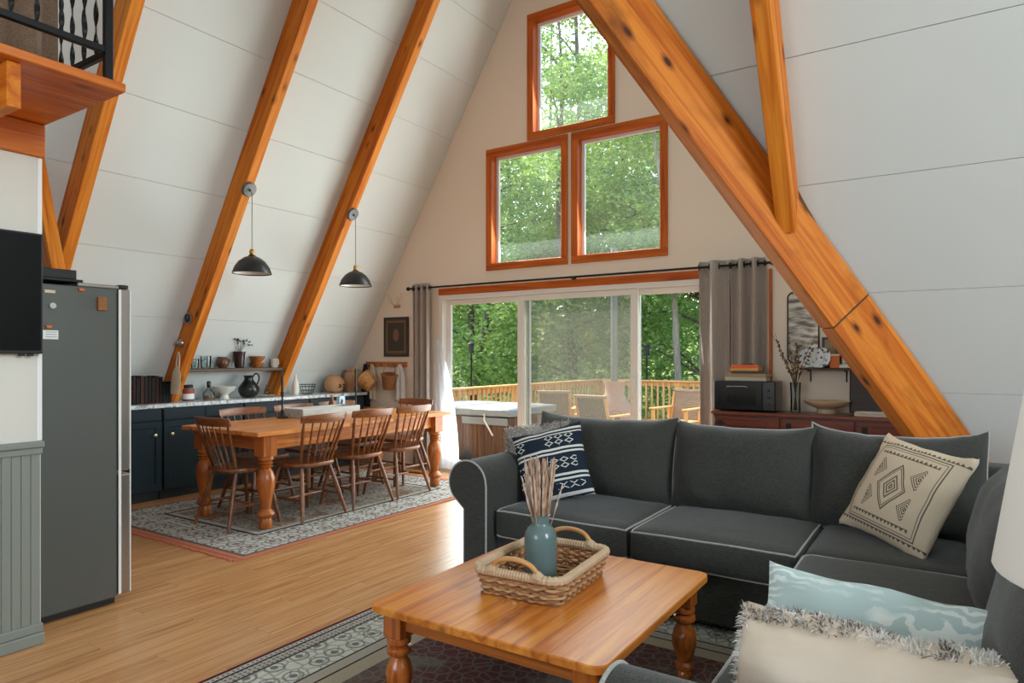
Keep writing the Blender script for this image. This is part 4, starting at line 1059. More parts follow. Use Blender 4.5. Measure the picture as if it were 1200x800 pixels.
for k in range(5):
    a, b = bx[k] + .0006, bx[k+1] - .0006; bm = BM(); rr_ = .05
    def corner(cx, cy, a0): return [(cx + rr_*math.cos(a0 + i*PI/12), cy + rr_*math.sin(a0 + i*PI/12)) for i in range(7)]
    if k == 0: pts = corner(a + rr_, hy - rr_, PI/2) + corner(a + rr_, -hy + rr_, PI) + [(b, -hy), (b, hy)]
    elif k == 4: pts = [(a, hy), (a, -hy)] + corner(b - rr_, -hy + rr_, 1.5*PI) + corner(b - rr_, hy - rr_, 0)
    else: pts = [(a, hy), (a, -hy), (b, -hy), (b, hy)]
    prism(bm, [(p[0], p[1], H - TH) for p in pts], (0, 0, TH)); bmesh.ops.recalc_face_normals(bm, faces=bm.faces[:])
    bev(bm, .0045, 2, [e_ for e_ in bm.edges if abs(e_.verts[0].co.z - e_.verts[1].co.z) < 1e-5 and min(e_.verts[0].co.z, e_.verts[1].co.z) > H - .001 and not (abs(e_.verts[0].co.x - e_.verts[1].co.x) < 1e-6 and abs(abs(e_.verts[0].co.x) - hx) > .06)])
    obj('tabletop_board', bm, M['ctable'], t)
for s in (-1, 1):
    obj('apron', B(s*(hx-.085) - .01, s*(hx-.085) + .01, -hy + .12, hy - .12, H - .10, H - TH - .001), M['ctable'], t)
    obj('apron', B(-hx + .12, hx - .12, s*(hy-.085) - .01, s*(hy-.085) + .01, H - .10, H - TH - .001), M['ctable_x'], t)
def cleg():
    h_ = H - TH - .10
    P = [(.55, 0), (.62, .02), (.62, .06), (.5, .10), (.72, .14), (.72, .18), (.5, .22), (.78, .34), (.96, .46), (.98, .54), (.84, .66), (.56, .74), (.56, .755), (.86, .79), (.92, .83), (.86, .865), (.56, .885), (.84, .915), (.88, .95), (.82, 1.0)]
    bm = BM(); lathe(bm, [(a*.052, b*h_) for a, b in P], seg=24); return bm, h_
bm, h_ = cleg(); lg = obj('leg', bm, M['ctable_z'], t, smooth='auto', loc=(-hx + .085, -hy + .085, 0)); bk = obj('leg_block', RB(-.042, .042, -.042, .042, h_ - .001, H - TH - .001, .003, 1), M['ctable_z'], lg)
for sx, sy in ((1, 1), (-1, 1), (1, -1)):
    l2 = share('leg', lg, t, (sx*(hx - .085), sy*(hy - .085), 0)); share('leg_block', bk, l2)
# ------------- woven tray
M['wicker'] = [plain('wicker_a', rgb(176, 128, 84), .7, 0, .2, 30), plain('wicker_b', rgb(142, 96, 60), .7, 0, .2, 30), plain('wicker_c', rgb(198, 156, 112), .7, 0, .2, 30)]
M['wrap'] = plain('wrapped_rim', rgb(192, 164, 132), .8, 0, .25, 40)
M['rattan'] = plain('rattan_handle', rgb(196, 142, 84), .4, 0, .1, 20)
tb = thing('wicker_tray', 'woven wicker tray with two rattan handles on the coffee table', 'tray', (-1.372, 2.345, CZ + .001), math.radians(4))
def rrect(hx, hy, r, st=.006, m=8):
    P = []
    for cx, cy, a0 in ((hx-r, hy-r, 0), (-(hx-r), hy-r, PI/2), (-(hx-r), -(hy-r), PI), (hx-r, -(hy-r), 1.5*PI)):
        for i in range(m + 1): a = a0 + PI/2*i/m; P.append(Vector((cx + r*math.cos(a), cy + r*math.sin(a), 0)))
    D = []; 
    for a, b in zip(P, P[1:] + P[:1]):
        k = max(1, int((b - a).length / st)); D += [a.lerp(b, j/k) for j in range(k)]
    return D
NST = 58
for row in range(8):
    f = row / 7; hx_, hy_ = .168 + .016*f, .228 + .018*f; P = rrect(hx_, hy_, .05); n_ = len(P); pts = []
    for i, p in enumerate(P):
        tn = (P[(i+1) % n_] - P[i-1]).normalized(); nr = Vector((tn.y, -tn.x, 0)); ph = PI * NST * i / n_ + PI * (row % 2)
        pts.append(p + nr * .0062 * math.sin(ph) + Vector((0, 0, .009 + .0104*row + .0015 * math.sin(ph * .5 + row))))
    bm = BM(); tube(bm, pts, .0056, 6, True); obj('weave_strand', bm, M['wicker'][row % 3], tb, smooth=True)
P = rrect(.186, .248, .055); n_ = len(P); bm = BM(); tube(bm, [p + Vector((0, 0, .098)) for p in P], [.0150 + .0036 * (i % 2) for i in range(n_)], 8, True); obj('rim', bm, M['wrap'], tb)
for k in range(24):
    p0 = rrect(.160, .220, .05); i = int(len(p0) * k / 24); p1 = rrect(.178, .240, .05)
    bm = BM(); tube(bm, [p0[i] + Vector((0, 0, .006)), p1[min(len(p1)-1, int(len(p1) * k / 24))] + Vector((0, 0, .09))], .004, 5); obj('stake', bm, M['wicker'][1], tb)
for k in range(13):
    yy = -.20 + .40*k/12; bm = BM(); tube(bm, [(-.16 + .32*i/24, yy, .008 + .003*math.sin(PI*i + k*PI + i*2.2)) for i in range(25)], .0058, 5); obj('floor_strand', bm, M['wicker'][k % 3], tb, smooth=True)
bm = BM(); box(bm, -.165, .165, -.225, .225, .0005, .003); obj('floor_panel', bm, M['wicker'][1], tb)
for s in (-1, 1):
    pts = [(-.095, s*.247, .105), (-.09, s*.25, .125), (-.06, s*.254, .15), (0, s*.256, .16), (.06, s*.254, .15), (.09, s*.25, .125), (.095, s*.247, .105)]
    hd = BM(); tube(hd, cr(pts, 4), .0095, 10); hd = obj('handle', hd, M['rattan'], tb, smooth=True)
    for sx in (-1, 1):
        bm = BM(); tube(bm, [(sx*.115, s*.249, .10), (sx*.095, s*.249, .108), (sx*.08, s*.249, .106)], [.017, .022, .017], 8); obj('binding', bm, M['wrap'], hd, smooth=True)
vz = CZ + .013
t = thing('bottle_vase', 'glossy teal bottle vase standing in the wicker tray', 'vase', (-1.384, 2.335, vz))
bm = BM(); lathe(bm, [(.058, 0), (.064, .006), (.066, .02), (.066, .175), (.062, .195), (.05, .212), (.038, .222), (.0355, .23), (.036, .255), (.0385, .262), (.033, .2635), (.030, .25), (.030, .2)], seg=36); obj('body', bm, plain('teal_glaze', rgb(94, 112, 110), .18, 0, .04), t, smooth=True)
rr = random.Random(9); M['lav'] = plain('dried_lavender', rgb(172, 138, 112), .9, 0, .3, 40); M['lav2'] = plain('dried_lavender_tip', rgb(190, 168, 150), .9, 0, .3, 60)
t = thing('dried_lavender', 'bundle of dried lavender stalks standing in the teal vase', 'dried flowers', (-1.384, 2.335, vz + .16))
for k in range(84):
    a = rr.uniform(0, 2*PI); r0 = .024 * math.sqrt(rr.random()); r1 = r0 * 2.1 + rr.uniform(0, .026); L_ = rr.uniform(.26, .335)
    if k > 78: r1 += .03; L_ *= .8
    b0 = Vector((r0*math.cos(a), r0*math.sin(a), 0)); tp = Vector((r1*math.cos(a) - .004, r1*math.sin(a), L_))
    bm = BM(); tube(bm, [b0, b0.lerp(tp, .5) + Vector((rr.uniform(-.003, .003),)*3), tp], .0018, 5); st = obj('stalk', bm, M['lav'], t)
    bm = BM(); m0 = b0.lerp(tp, .45); n_ = 9
    tube(bm, [m0.lerp(tp + (tp-m0)*.04, i/n_) for i in range(n_ + 1)], [.0018 + .0034*((i*7 + k) % 3)/2 if 0 < i < n_ else .001 for i in range(n_ + 1)], 6); obj('flower_spike', bm, M['lav2'] if k % 3 else M['lav'], st, smooth=True)
# ------------- floor lamp at the right edge
t = thing('floor_lamp', 'white conical lamp shade at the right edge of the room', 'lamp', (.243, 1.162, .0115))
bm = BM(); lathe(bm, [(.19, 1.045), (.193, 1.05), (.15, 1.33), (.147, 1.33), (.188, 1.05)], seg=48, cap0=False, cap1=False)
t_ = NT('lamp_shade'); t_.b.inputs['Base Color'].default_value = rgb(236, 232, 226); t_.set(.8, 0, .2); M['shade'] = t_.m
obj('shade', bm, M['shade'], t, smooth=True)
bm = BM(); cyl(bm, (0, 0, .02), (0, 0, 1.2), .010, .010, 12); obj('pole', bm, M['black'], t, smooth='auto')
bm = BM(); lathe(bm, [(.13, 0), (.13, .012), (.02, .026)], seg=28); obj('base', bm, M['black'], t, smooth='auto')
bm = BM(); cyl(bm, (-.149, 0, 1.315), (.149, 0, 1.315), .003); cyl(bm, (0, 0, 1.19), (0, 0, 1.315), .006); obj('spider', bm, M['black'], t)
bm = BM(); lathe(bm, [(.012, 1.2), (.03, 1.25), (.022, 1.285), (.004, 1.295)], seg=16); obj('bulb', bm, M['cream'], t, smooth=True)
# ------------------------------------------------------------------ gable wall furnishings
M['darkwood'] = wood('cherry_sideboard', rgb(130, 64, 36), rgb(98, 42, 22), rgb(56, 22, 12), 0, 1.2, .3, 0, .5)
M['darkwood_z'] = wood('cherry_sideboard_upright', rgb(130, 64, 36), rgb(98, 42, 22), rgb(56, 22, 12), 2, 1.2, .3, 0, .5)
SBX0, SBX1, SBY = -1.71, -.05, 5.80
t = thing('sideboard', 'reddish cherry-wood sideboard under the wall shelf', 'sideboard', ((SBX0+SBX1)/2, SBY, 0)); hx = (SBX1-SBX0)/2
obj('top', RB(-hx - .012, hx, -.02, .325, .862, .888, .005, 2), M['darkwood'], t)
obj('carcass', B(-hx, hx - .005, .012, .325, .08, .861), M['darkwood_z'], t)
obj('plinth', B(-hx + .02, hx - .02, .03, .31, 0, .08), M['darkwood'], t)
for x0 in (-hx + .012, -hx + .562, -hx + 1.112):
    w = .535
    dr = obj('drawer', bev(B(x0, x0 + w, -.006, .011, .70, .85), .003, 1), M['darkwood'], t)
    obj('panel', bev(B(x0 + .10, x0 + w - .10, -.010, -.006, .735, .815), .003, 1), M['darkwood'], dr)
    obj('escutcheon', RB(x0 + .035, x0 + .075, -.012, -.006, .735, .81, .002, 1), M['blackmatte'], dr)
    dd = obj('door', bev(B(x0, x0 + w, -.006, .011, .09, .69), .003, 1), M['darkwood_z'], t)
    obj('panel', bev(B(x0 + .07, x0 + w - .07, -.011, -.006, .16, .62), .003, 1), M['darkwood_z'], dd)
    bm = BM(); ball(bm, (x0 + w - .035, -.016, .42), .012); obj('knob', bm, M['brass'], dd, smooth=True)
ZB = .889
t = thing('microwave', 'black microwave oven on the left end of the sideboard', 'microwave', (-1.455, 5.96, ZB))
obj('body', RB(-.253, .253, -.13, .155, .008, .258, .008, 2), plain('mw_black', rgb(22, 23, 25), .3), t)
dr = obj('door', RB(-.25, .15, -.142, -.131, .014, .252, .003, 1), plain('mw_door', rgb(16, 17, 19), .18), t)
obj('window', B(-.21, .10, -.1428, -.142, .05, .19), plain('mw_window', rgb(30, 31, 34), .1), dr)
bm = BM(); tube(bm, cr([(-.14, -.145, .205), (-.12, -.155, .21), (0, -.156, .212), (.03, -.145, .205)], 4), .005, 8); obj('handle', bm, M['steel'], dr, smooth=True)
pnl = obj('control_panel', RB(.155, .25, -.140, -.131, .014, .252, .003, 1), plain('mw_panel', rgb(28, 29, 31), .25), t)
for k in range(3):
    bm = BM(); cyl(bm, (.203, -.141, .06 + .06*k), (.203, -.1435, .06 + .06*k), .012, .012, 14); obj('button', bm, M['blackmatte'], pnl)
for sx in (-1, 1):
    for yy in (-.1, .14):
        bm = BM(); cyl(bm, (sx*.2, yy, 0), (sx*.2, yy, .012), .014); obj('foot', bm, M['blackmatte'], t)
# stack of books on the microwave
z = ZB + .259
for lab, w, d, h, c, dx, ry in (('cream hardback at the bottom of the book stack', .34, .20, .032, rgb(196, 188, 168), 0, 1), ('tan book second from the bottom of the stack', .335, .21, .028, rgb(168, 136, 98), .005, -2), ('dark brown book in the middle of the stack', .27, .19, .022, rgb(58, 44, 38), .015, 3), ('yellow ochre book below the orange one in the stack', .235, .16, .024, rgb(224, 158, 74), -.012, -1), ('orange book near the top of the stack', .22, .155, .028, rgb(222, 92, 30), -.014, 2), ('thin black book on top of the stack', .085, .12, .008, rgb(30, 28, 30), .0, 4)):
    t = thing('book', lab, 'book', (-1.455 + dx, 5.97, z), math.radians(ry), 'books stacked on the microwave'); m_ = plain('cover', c, .5)
    obj('pages', B(-w/2 + .004, w/2 - .004, -d/2 + .003, d/2 - .004, .003, h - .003), pg, t)
    obj('board', RB(-w/2, w/2, -d/2, d/2, 0, .003, .001, 1), m_, t); obj('board', RB(-w/2, w/2, -d/2, d/2, h - .003, h, .001, 1), m_, t); obj('spine', B(-w/2, w/2, -d/2 - .001, -d/2 + .002, .0005, h - .0005), m_, t)
    z += h + .0006
# glass vase with branches
t = thing('glass_vase', 'clear glass cylinder vase on the sideboard', 'vase', (-1.075, 5.99, ZB))
bm = BM(); lathe(bm, [(.036, 0), (.04, .004), (.038, .12), (.044, .25), (.041, .25), (.035, .12), (.034, .012)], seg=22, cap1=False); obj('body', bm, M['clear'], t, smooth=True)
rr = random.Random(21); M['twig'] = plain('twig_bark', rgb(92, 70, 54), .9, 0, .3, 40); M['catkin'] = plain('catkin', rgb(170, 150, 128), .9, 0, .2, 60)
t = thing('dry_branches', 'bare budding branches standing in the glass vase', 'branches', (-1.075, 5.99, ZB + .014))
for k in range(14):
    a = rr.uniform(-1, 1); tip = Vector((a * .20 - .02, rr.uniform(-.10, .05), rr.uniform(.42, .70))); m0 = Vector((a * .02, rr.uniform(-.015, .015), .23))
    pts = cr([(-a * .015, 0, 0), m0, m0.lerp(tip, .5) + Vector((rr.uniform(-.02, .02), 0, .02)), tip], 5)
    bm = BM(); tube(bm, pts, [.004 - .003*i/len(pts) for i in range(len(pts))], 5); st = obj('branch', bm, M['twig'], t, smooth=True)
    for q in range(9):
        p_ = pts[int(len(pts) * (.45 + .05*q)) % len(pts)]
        bm = BM(); ball(bm, p_ + Vector((rr.uniform(-.01, .01), rr.uniform(-.01, .01), 0)), .0075, 1, 1, 1.4, 6); obj('bud', bm, M['catkin'] if q % 2 else M['twig'], st, smooth=True)
bm = BM(); lathe(bm, [(.075, 0), (.078, .006), (.066, .03), (.068, .038), (.12, .058), (.165, .085), (.178, .103), (.172, .104), (.13, .075), (.03, .055)], seg=36)
o = obj('pedestal_bowl', bm, plain('sand_ceramic', rgb(196, 178, 150), .5), smooth=True); o.location = (-.84, 6.0, ZB); tag(o, 'wide sand-coloured footed bowl on the sideboard', 'bowl')
t = thing('white_book', 'flat white book lying at the right end of the sideboard', 'book', (-.50, 5.96, ZB))
obj('pages', B(-.12, .12, -.09, .09, .003, .023), pg, t); obj('board', RB(-.125, .125, -.095, .095, 0, .003, .001, 1), M['paper'], t); obj('board', RB(-.125, .125, -.095, .095, .023, .026, .001, 1), M['paper'], t)
o = obj('serving_board', RB(-.22, .22, -.012, .012, 0, .36, .02, 3), wood('dark_board', rgb(58, 40, 30), rgb(42, 28, 22), None, 0, 1, .5, 0)); o.location = (-.46, 6.08, ZB + .004); o.rotation_euler = (math.radians(-6), 0, 0); tag(o, 'dark wooden board leaning on the wall at the sideboard', 'board')
# wall shelf with mirror and ornaments
WSZ = 1.258
t = thing('display_shelf', 'dark little wall shelf holding plates and frames', 'shelf', (-.88, GY, WSZ))
obj('board', RB(-.185, .23, -.175, -.002, -.018, 0, .004, 1), M['shelf'], t)
for xx in (-.12, .16):
    bm = BM(); tube(bm, [(xx, -.006, -.12), (xx, -.006, -.022), (xx, -.15, -.022)], .006, 6); obj('bracket', bm, M['black'], t)
t = thing('arched_mirror', 'tall antique mirror with rounded corners above the shelf', 'mirror', (-1.06, GY - .012, 1.30))
def rr2(hw, z0, z1, r, n=6):
    P = []
    for cx, cz, a0 in ((hw-r, z1-r, 0), (-(hw-r), z1-r, PI/2), (-(hw-r), z0+r, PI), (hw-r, z0+r, 1.5*PI)):
        for i in range(n+1): a = a0 + PI/2*i/n; P.append((cx + r*math.cos(a), cz + r*math.sin(a)))
    return P
bm = BM(); prism(bm, [(x, 0, z) for x, z in rr2(.125, .0, .615, .05)], (0, .010, 0)); bmesh.ops.recalc_face_normals(bm, faces=bm.faces[:])
tm = NT('aged_mirror'); vv = tm.coords(); tm.col(tm.ramp(tm.noise(tm.coords((1, 1, 4)), 7, 4), [(.4, rgb(60, 52, 44)), (.6, rgb(128, 116, 102))])); tm.set(.3, .7); obj('glass', bm, tm.m, t)
bm = BM(); tube(bm, [(x, -.002, z) for x, z in rr2(.125, .0, .615, .05)], .006, 6, True); obj('rim', bm, M['black'], t, smooth=True)
def pic(name, label, x, z0, w, h, y, fc, ic, tilt=-5):
    t = thing(name, label, 'picture', (x, y, z0)); t.rotation_euler = (math.radians(tilt), 0, 0); b_ = .018
    for a in ((-w/2, w/2, 0, b_), (-w/2, w/2, h - b_, h), (-w/2, -w/2 + b_, b_, h - b_), (w/2 - b_, w/2, b_, h - b_)): obj('frame_rail', bev(B(a[0], a[1], -.008, .008, a[2], a[3]), .002, 1), fc, t)
    obj('print', B(-w/2 + b_ - .002, w/2 - b_ + .002, -.001, .003, b_ - .002, h - b_ + .002), ic, t); return t
M['bframe'] = plain('black_frame', rgb(34, 30, 28), .4); M['printgold'] = plain('sepia_print', rgb(150, 126, 92), .6, 0, .6, 30); M['printgrey'] = plain('grey_print', rgb(72, 68, 64), .6, 0, .7, 25)
pic('picture_frame', 'small black-framed sepia picture on the display shelf', -.80, WSZ + .001, .21, .26, GY - .055, M['bframe'], M['printgold'])
pic('picture_frame', 'dark framed photo standing right of the sepia picture', -.72, WSZ + .001, .15, .19, GY - .10, M['bframe'], M['printgrey'])
M['plate_c'] = [plain('plate_white', rgb(214, 220, 224), .3)]
tp = NT('plate_blue'); vv = tp.coords(); vo = tp.N('TexVoronoi'); vo.inputs['Scale'].default_value = 30; tp.L(vv, vo.inputs['Vector']); tp.col(tp.ramp(vo.outputs['Distance'], [(.3, rgb(46, 56, 78)), (.42, rgb(214, 220, 224))])); tp.set(.3); M['plate_b'] = tp.m
for k, (xx, yy) in enumerate(((-1.00, 6.15), (-.94, 6.125), (-.885, 6.10))):
    bm = BM(); lathe(bm, [(.04, 0), (.062, .004), (.082, .012), (.084, .016), (.079, .015), (.058, .008), (.03, .006)], seg=28)
    o = obj('patterned_plate', bm, M['plate_b'], smooth=True); o.location = (xx, yy, WSZ + .085); o.rotation_euler = (math.radians(80), 0, math.radians(-24)); tag(o, ['blue and white plate, left of the three on the display shelf', 'blue and white plate, middle of the three on the display shelf', 'blue and white plate, right of the three beside the orange box'][k], 'plate', 'patterned plates on the display shelf')
t = thing('orange_box', 'small orange box on the display shelf', 'box', (-.79, 6.12, WSZ + .001)); obj('body', RB(-.036, .036, -.03, .03, 0, .10, .003, 1), plain('orange_card', rgb(206, 104, 44), .6), t); obj('lid', RB(-.038, .038, -.032, .032, .1, .115, .003, 1), plain('orange_lid', rgb(230, 210, 180), .6), t)
t = thing('cordless_phone', 'grey cordless phone standing in its cradle on the shelf', 'phone', (-.715, 6.115, WSZ + .001))
obj('cradle', RB(-.04, .04, -.04, .03, 0, .03, .006, 2), plain('phone_cradle', rgb(206, 204, 198), .5), t); hs_ = obj('handset', RB(-.024, .024, -.014, .012, .012, .165, .01, 3), plain('phone_grey', rgb(150, 148, 142), .4), t)
obj('display', B(-.016, .016, -.0155, -.0138, .115, .145), M['blackmatte'], hs_)
for r_ in range(3):
    for c_ in range(3): obj('key', B(-.015 + c_*.012, -.007 + c_*.012, -.0155, -.0138, .05 + r_*.018, .06 + r_*.018), M['paper'], hs_)
# ------------- left part of the gable: picture, antlers, peg rail
t = pic('wall_picture', 'dark antique portrait in a broad black and gold frame', -5.81, 1.355, .415, .495, GY - .013, M['bframe'], plain('old_portrait', rgb(74, 54, 38), .5, 0, .7, 9), 0)
bm = BM()
for a in ((-.165, .165, .045, .07), (-.165, .165, .425, .45), (-.165, -.14, .07, .425), (.14, .165, .07, .425)): box(bm, a[0], a[1], -.006, -.0015, a[2], a[3])
obj('gold_fillet', bm, plain('dull_gold', rgb(120, 96, 60), .4, .5), t)
obj('mat_board', B(-.14, .14, -.003, -.0012, .07, .425), plain('dark_mat', rgb(60, 54, 46), .7), t)
bm = BM(); lathe(bm, [(.001, 0), (.06, 0), (.06, .002), (.001, .003)], seg=18); hd = obj('figure', bm, plain('portrait_face', rgb(124, 86, 58), .6, 0, .5, 30), t, loc=(.0, -.003, .27), rot=(PI/2, 0, 0)); hd.scale = (.8, 1.3, 1)
t = thing('antler_mount', 'small pale antlers on a wooden mount above the picture', 'antlers', (-5.80, GY, 1.985)); M['bone'] = plain('antler_bone', rgb(206, 182, 146), .6)
obj('mount', RB(-.05, .05, -.02, -.001, -.02, .02, .006, 2), M['clay'], t)
for s in (-1, 1):
    bm = BM(); tube(bm, cr([(s*.015, -.02, .01), (s*.05, -.05, .04), (s*.095, -.05, .10), (s*.11, -.04, .16)], 5), [.009 - .00045*i for i in range(16)], 6); an = obj('antler', bm, M['bone'], t, smooth=True)
    bm = BM(); tube(bm, cr([(s*.06, -.05, .05), (s*.045, -.06, .09), (s*.05, -.055, .12)], 4), .004, 5); obj('tine', bm, M['bone'], an, smooth=True)
t = thing('peg_rail', 'pine peg rail on the gable wall left of the curtain', 'peg rail', (-5.985, GY, 1.255))
obj('board', RB(-.355, .355, -.02, -.001, -.03, .035, .004, 1), M['table_x'], t)
for k in range(6):
    bm = BM(); tube(bm, [(-.3 + .12*k, -.02, 0), (-.3 + .12*k, -.06, .006), (-.3 + .12*k, -.066, .012)], [.009, .007, .011], 8); obj('peg', bm, M['table_x'], t, smooth=True)
M['blackcloth'] = fabric('black_cloth', rgb(24, 25, 28), rgb(36, 38, 42), 200); M['whitecloth'] = fabric('white_towel', rgb(206, 202, 196), rgb(226, 222, 216), 200)
def hang(name, label, cat, x, w, z0, z1, mat, y=GY - .075, amp=.012, waves=2.2, topw=.3):
    bm = BM()
    def f(u, v):
        ww = w * (topw + (1 - topw) * min(1, (1 - v) * 3)); xx = x + (u - .5) * ww
        return (xx, y + amp * math.sin(2*PI*waves*u + 1) * (.4 + .6*(1 - v)), z0 + (z1 - z0) * v + .01*math.sin(5*u)*(1 - v))
    grid(bm, f, 24, 16); o = obj(name, bm, mat, smooth=True); md = o.modifiers.new('thick', 'SOLIDIFY'); md.thickness = .012; md.offset = 0; return tag(o, label, cat)
hang('apron', 'black apron hanging at the left end of the peg rail', 'apron', -6.295, .15, .72, 1.262, M['blackcloth'], GY - .07)
hang('tea_towel', 'beige linen tea towel hanging on the peg rail', 'towel', -6.19, .13, .80, 1.262, M['linen'], GY - .05, .01)
hang('tea_towel', 'white tea towel hanging at the right end of the peg rail', 'towel', -5.70, .16, .80, 1.262, M['whitecloth'], GY - .07)
M['basketw'] = wood('basket_splint', rgb(196, 144, 86), rgb(160, 106, 56), None, 0, 4, .7, 0)
def hbasket(label, loc, rot, r0, r1, h, mt):
    t = thing('hanging_basket', label, 'basket', loc, 0, 'baskets on the peg rail'); t.rotation_euler = rot
    bm = BM(); lathe(bm, [(.001, 0), (r0, 0), (r1, h), (r1 - .008, h), (r0 - .008, .008)], seg=26); obj('body', bm, mt, t, smooth='auto')
    bm = BM(); tube(bm, [((r1+.002)*math.cos(2*PI*k/26), (r1+.002)*math.sin(2*PI*k/26), h - .006) for k in range(26)], .007, 6, True); obj('rim', bm, mt, t, smooth=True)
    bm = BM(); tube(bm, cr([(0, r1, h - .01), (0, r1 * .9, h + .09), (0, 0, h + .14), (0, -r1 * .9, h + .09), (0, -r1, h - .01)], 5), .005, 6); obj('handle', bm, mt, t, smooth=True)
hbasket('light woven basket tipped on its side on the peg rail', (-6.00, GY - .24, .985), (math.radians(16), math.radians(-48), 0), .085, .125, .17, M['basketw'])
hbasket('darker brown woven basket hanging right of the light basket', (-5.83, GY - .13, .955), (math.radians(8), math.radians(12), 0), .07, .10, .19, plain('brown_splint', rgb(140, 92, 52), .8, 0, .3, 40))
# ------------- curtains and rod
M['curtain'] = fabric('taupe_curtain', rgb(150, 140, 132), rgb(176, 166, 158), 260, .95, .2, .12)
t = thing('curtain_rod', 'thin black curtain rod over the sliding door', 'curtain rod', (-3.42, GY - .085, 2.182))
bm = BM(); cyl(bm, (-2.11, 0, 0), (2.10, 0, 0), .011, .011, 12); obj('rod', bm, M['black'], t, smooth='auto')
for s in (-1, 1):
    bm = BM(); ball(bm, (s*2.125, 0, 0), .026); obj('finial', bm, M['black'], t, smooth=True)
for xx in (-1.95, .13, 1.98):
    bm = BM(); tube(bm, [(xx, .082, -.025), (xx, .03, -.02), (xx, 0, -.012)], .007, 6); br = obj('bracket', bm, M['black'], t, smooth=True)
    obj('plate', RB(xx - .015, xx + .015, .076, .083, -.06, .01, .002, 1), M['black'], br)
def curtain(label, x0, x1, waves, z0, amp=.035):
    t = thing('curtain', label, 'curtain', ((x0+x1)/2, GY - .085, z0), 0, 'taupe grommet curtains'); c = (x0+x1)/2
    bm = BM(); nu = int(waves * 14)
    def f(u, v):
        a = amp * (1 - .12*math.sin(3*v + 5*u)); return (x0 + (x1-x0)*u - c + .005*math.sin(v*4 + u*15), a * math.sin(2*PI*waves*u), (2.235 - z0) * v)
    grid(bm, f, nu, 12); o = obj('cloth', bm, M['curtain'], t, smooth=True); md = o.modifiers.new('thick', 'SOLIDIFY'); md.thickness = .003; md.offset = 0
    for k in range(int(waves * 2) + 1):
        u = k / (2*waves)
        bm = BM(); xg = x0 + (x1-x0)*min(1, u) - c
        tube(bm, [(xg, .026*math.cos(2*PI*q/14), 2.182 - z0 + .026*math.sin(2*PI*q/14)) for q in range(14)], .005, 6, True); obj('grommet', bm, M['black'], t, smooth=True)
    return t
curtain('taupe curtain gathered at the left of the sliding door', -5.465, -5.20, 3.0, .02)
curtain('taupe curtain at the right of the sliding door, panel beside the glass', -1.945, -1.665, 1.5, .02, .045)
curtain('taupe curtain panel gathered at the right end of the rod', -1.655, -1.36, 2.5, .02, .045)
M['sheer'] = glassm('sheer_voile', (1, 1, 1, 1), .0, .62, (.93, .95, .97, 1))
o = drape('sheer_curtain', -5.17, -4.80, GY - .045, .03, 1.55, .012, 4, M['sheer'], .0006); tag(o, 'white sheer curtain gathered inside the left door panel', 'curtain')
# shape the sheer: narrow at the top, wide at the hem
for v in o.data.vertices:
    q = max(0, min(1, (v.co.z - .03) / 1.52)); v.co.x = -5.17 + (v.co.x + 5.17) * (1 - .75 * q ** 2.2)
t = thing('wood_stake', 'narrow orange wooden pole behind the right curtain', 'pole', (-1.325, GY - .03, .002)) 
obj('shaft', RB(-.012, .012, -.012, .012, 0, 2.13, .003, 1), M['casing_z'], t)
# ------------- pendant lamps on the rafters
def pendant(label, y, xc, zc, zs):
    t = thing('pendant_lamp', label, 'lamp', (xc, y, zc), 0, 'black dome pendants on the rafters')
    n_ = Vector((1, 0, -1/SL)).normalized()
    bm = BM(); lathe(bm, [(.068, 0), (.068, .02), (.06, .028), (.012, .03), (.010, .05)], seg=26); o = obj('canopy', bm, M['canopy'], t, smooth='auto'); o.rotation_euler = Vector((SL, 0, -1)).to_track_quat('Z', 'Y').to_euler(); 
    x_ = .052; dz = zs - zc
    bm = BM(); tube(bm, [(.035, 0, -.018), (x_, 0, -.05), (x_, 0, dz + .21)], .0035, 6); obj('cord', bm, M['canopy'], t, smooth=True)
    bm = BM(); lathe(bm, [(.014, .165), (.02, .17), (.024, .195), (.02, .215), (.008, .225)], seg=18); o = obj('socket', bm, M['brass2'], t, smooth=True); o.location = (x_, 0, dz - .02)
    bm = BM(); lathe(bm, [(.17, 0), (.168, .012), (.150, .06), (.115, .11), (.07, .145), (.032, .16), (.03, .168), (.028, .158), (.068, .14), (.112, .105), (.146, .056), (.164, .01)], seg=40, cap0=False, cap1=False)
    sh_ = obj('shade', bm, M['blackshade'], t, smooth=True); sh_.location = (x_, 0, dz - .02)
    bm = BM(); lathe(bm, [(.163, .009), (.145, .054), (.11, .102), (.066, .137), (.027, .155)], seg=40, cap0=False, cap1=False); obj('liner', bm, M['white'], sh_, smooth=True)
    bm = BM(); lathe(bm, [(.012, .155), (.028, .11), (.02, .075), (.004, .068)], seg=16); obj('bulb', bm, M['cream'], sh_, smooth=True)
M['canopy'] = plain('grey_canopy', rgb(96, 98, 98), .4, .5); M['brass2'] = plain('brass', rgb(196, 150, 84), .3, .9); M['blackshade'] = plain('black_enamel', rgb(30, 33, 34), .35)
dR = RD * NN / SL
for lab, y, px in (('black dome pendant hanging over the near half of the table', 3.784, None), ('black dome pendant hanging over the far half of the table', 5.044, None)):
    zc = 2.872; xc = xs_left(zc) + dR + .002
    pendant(lab, y, xc, zc, 2.12)
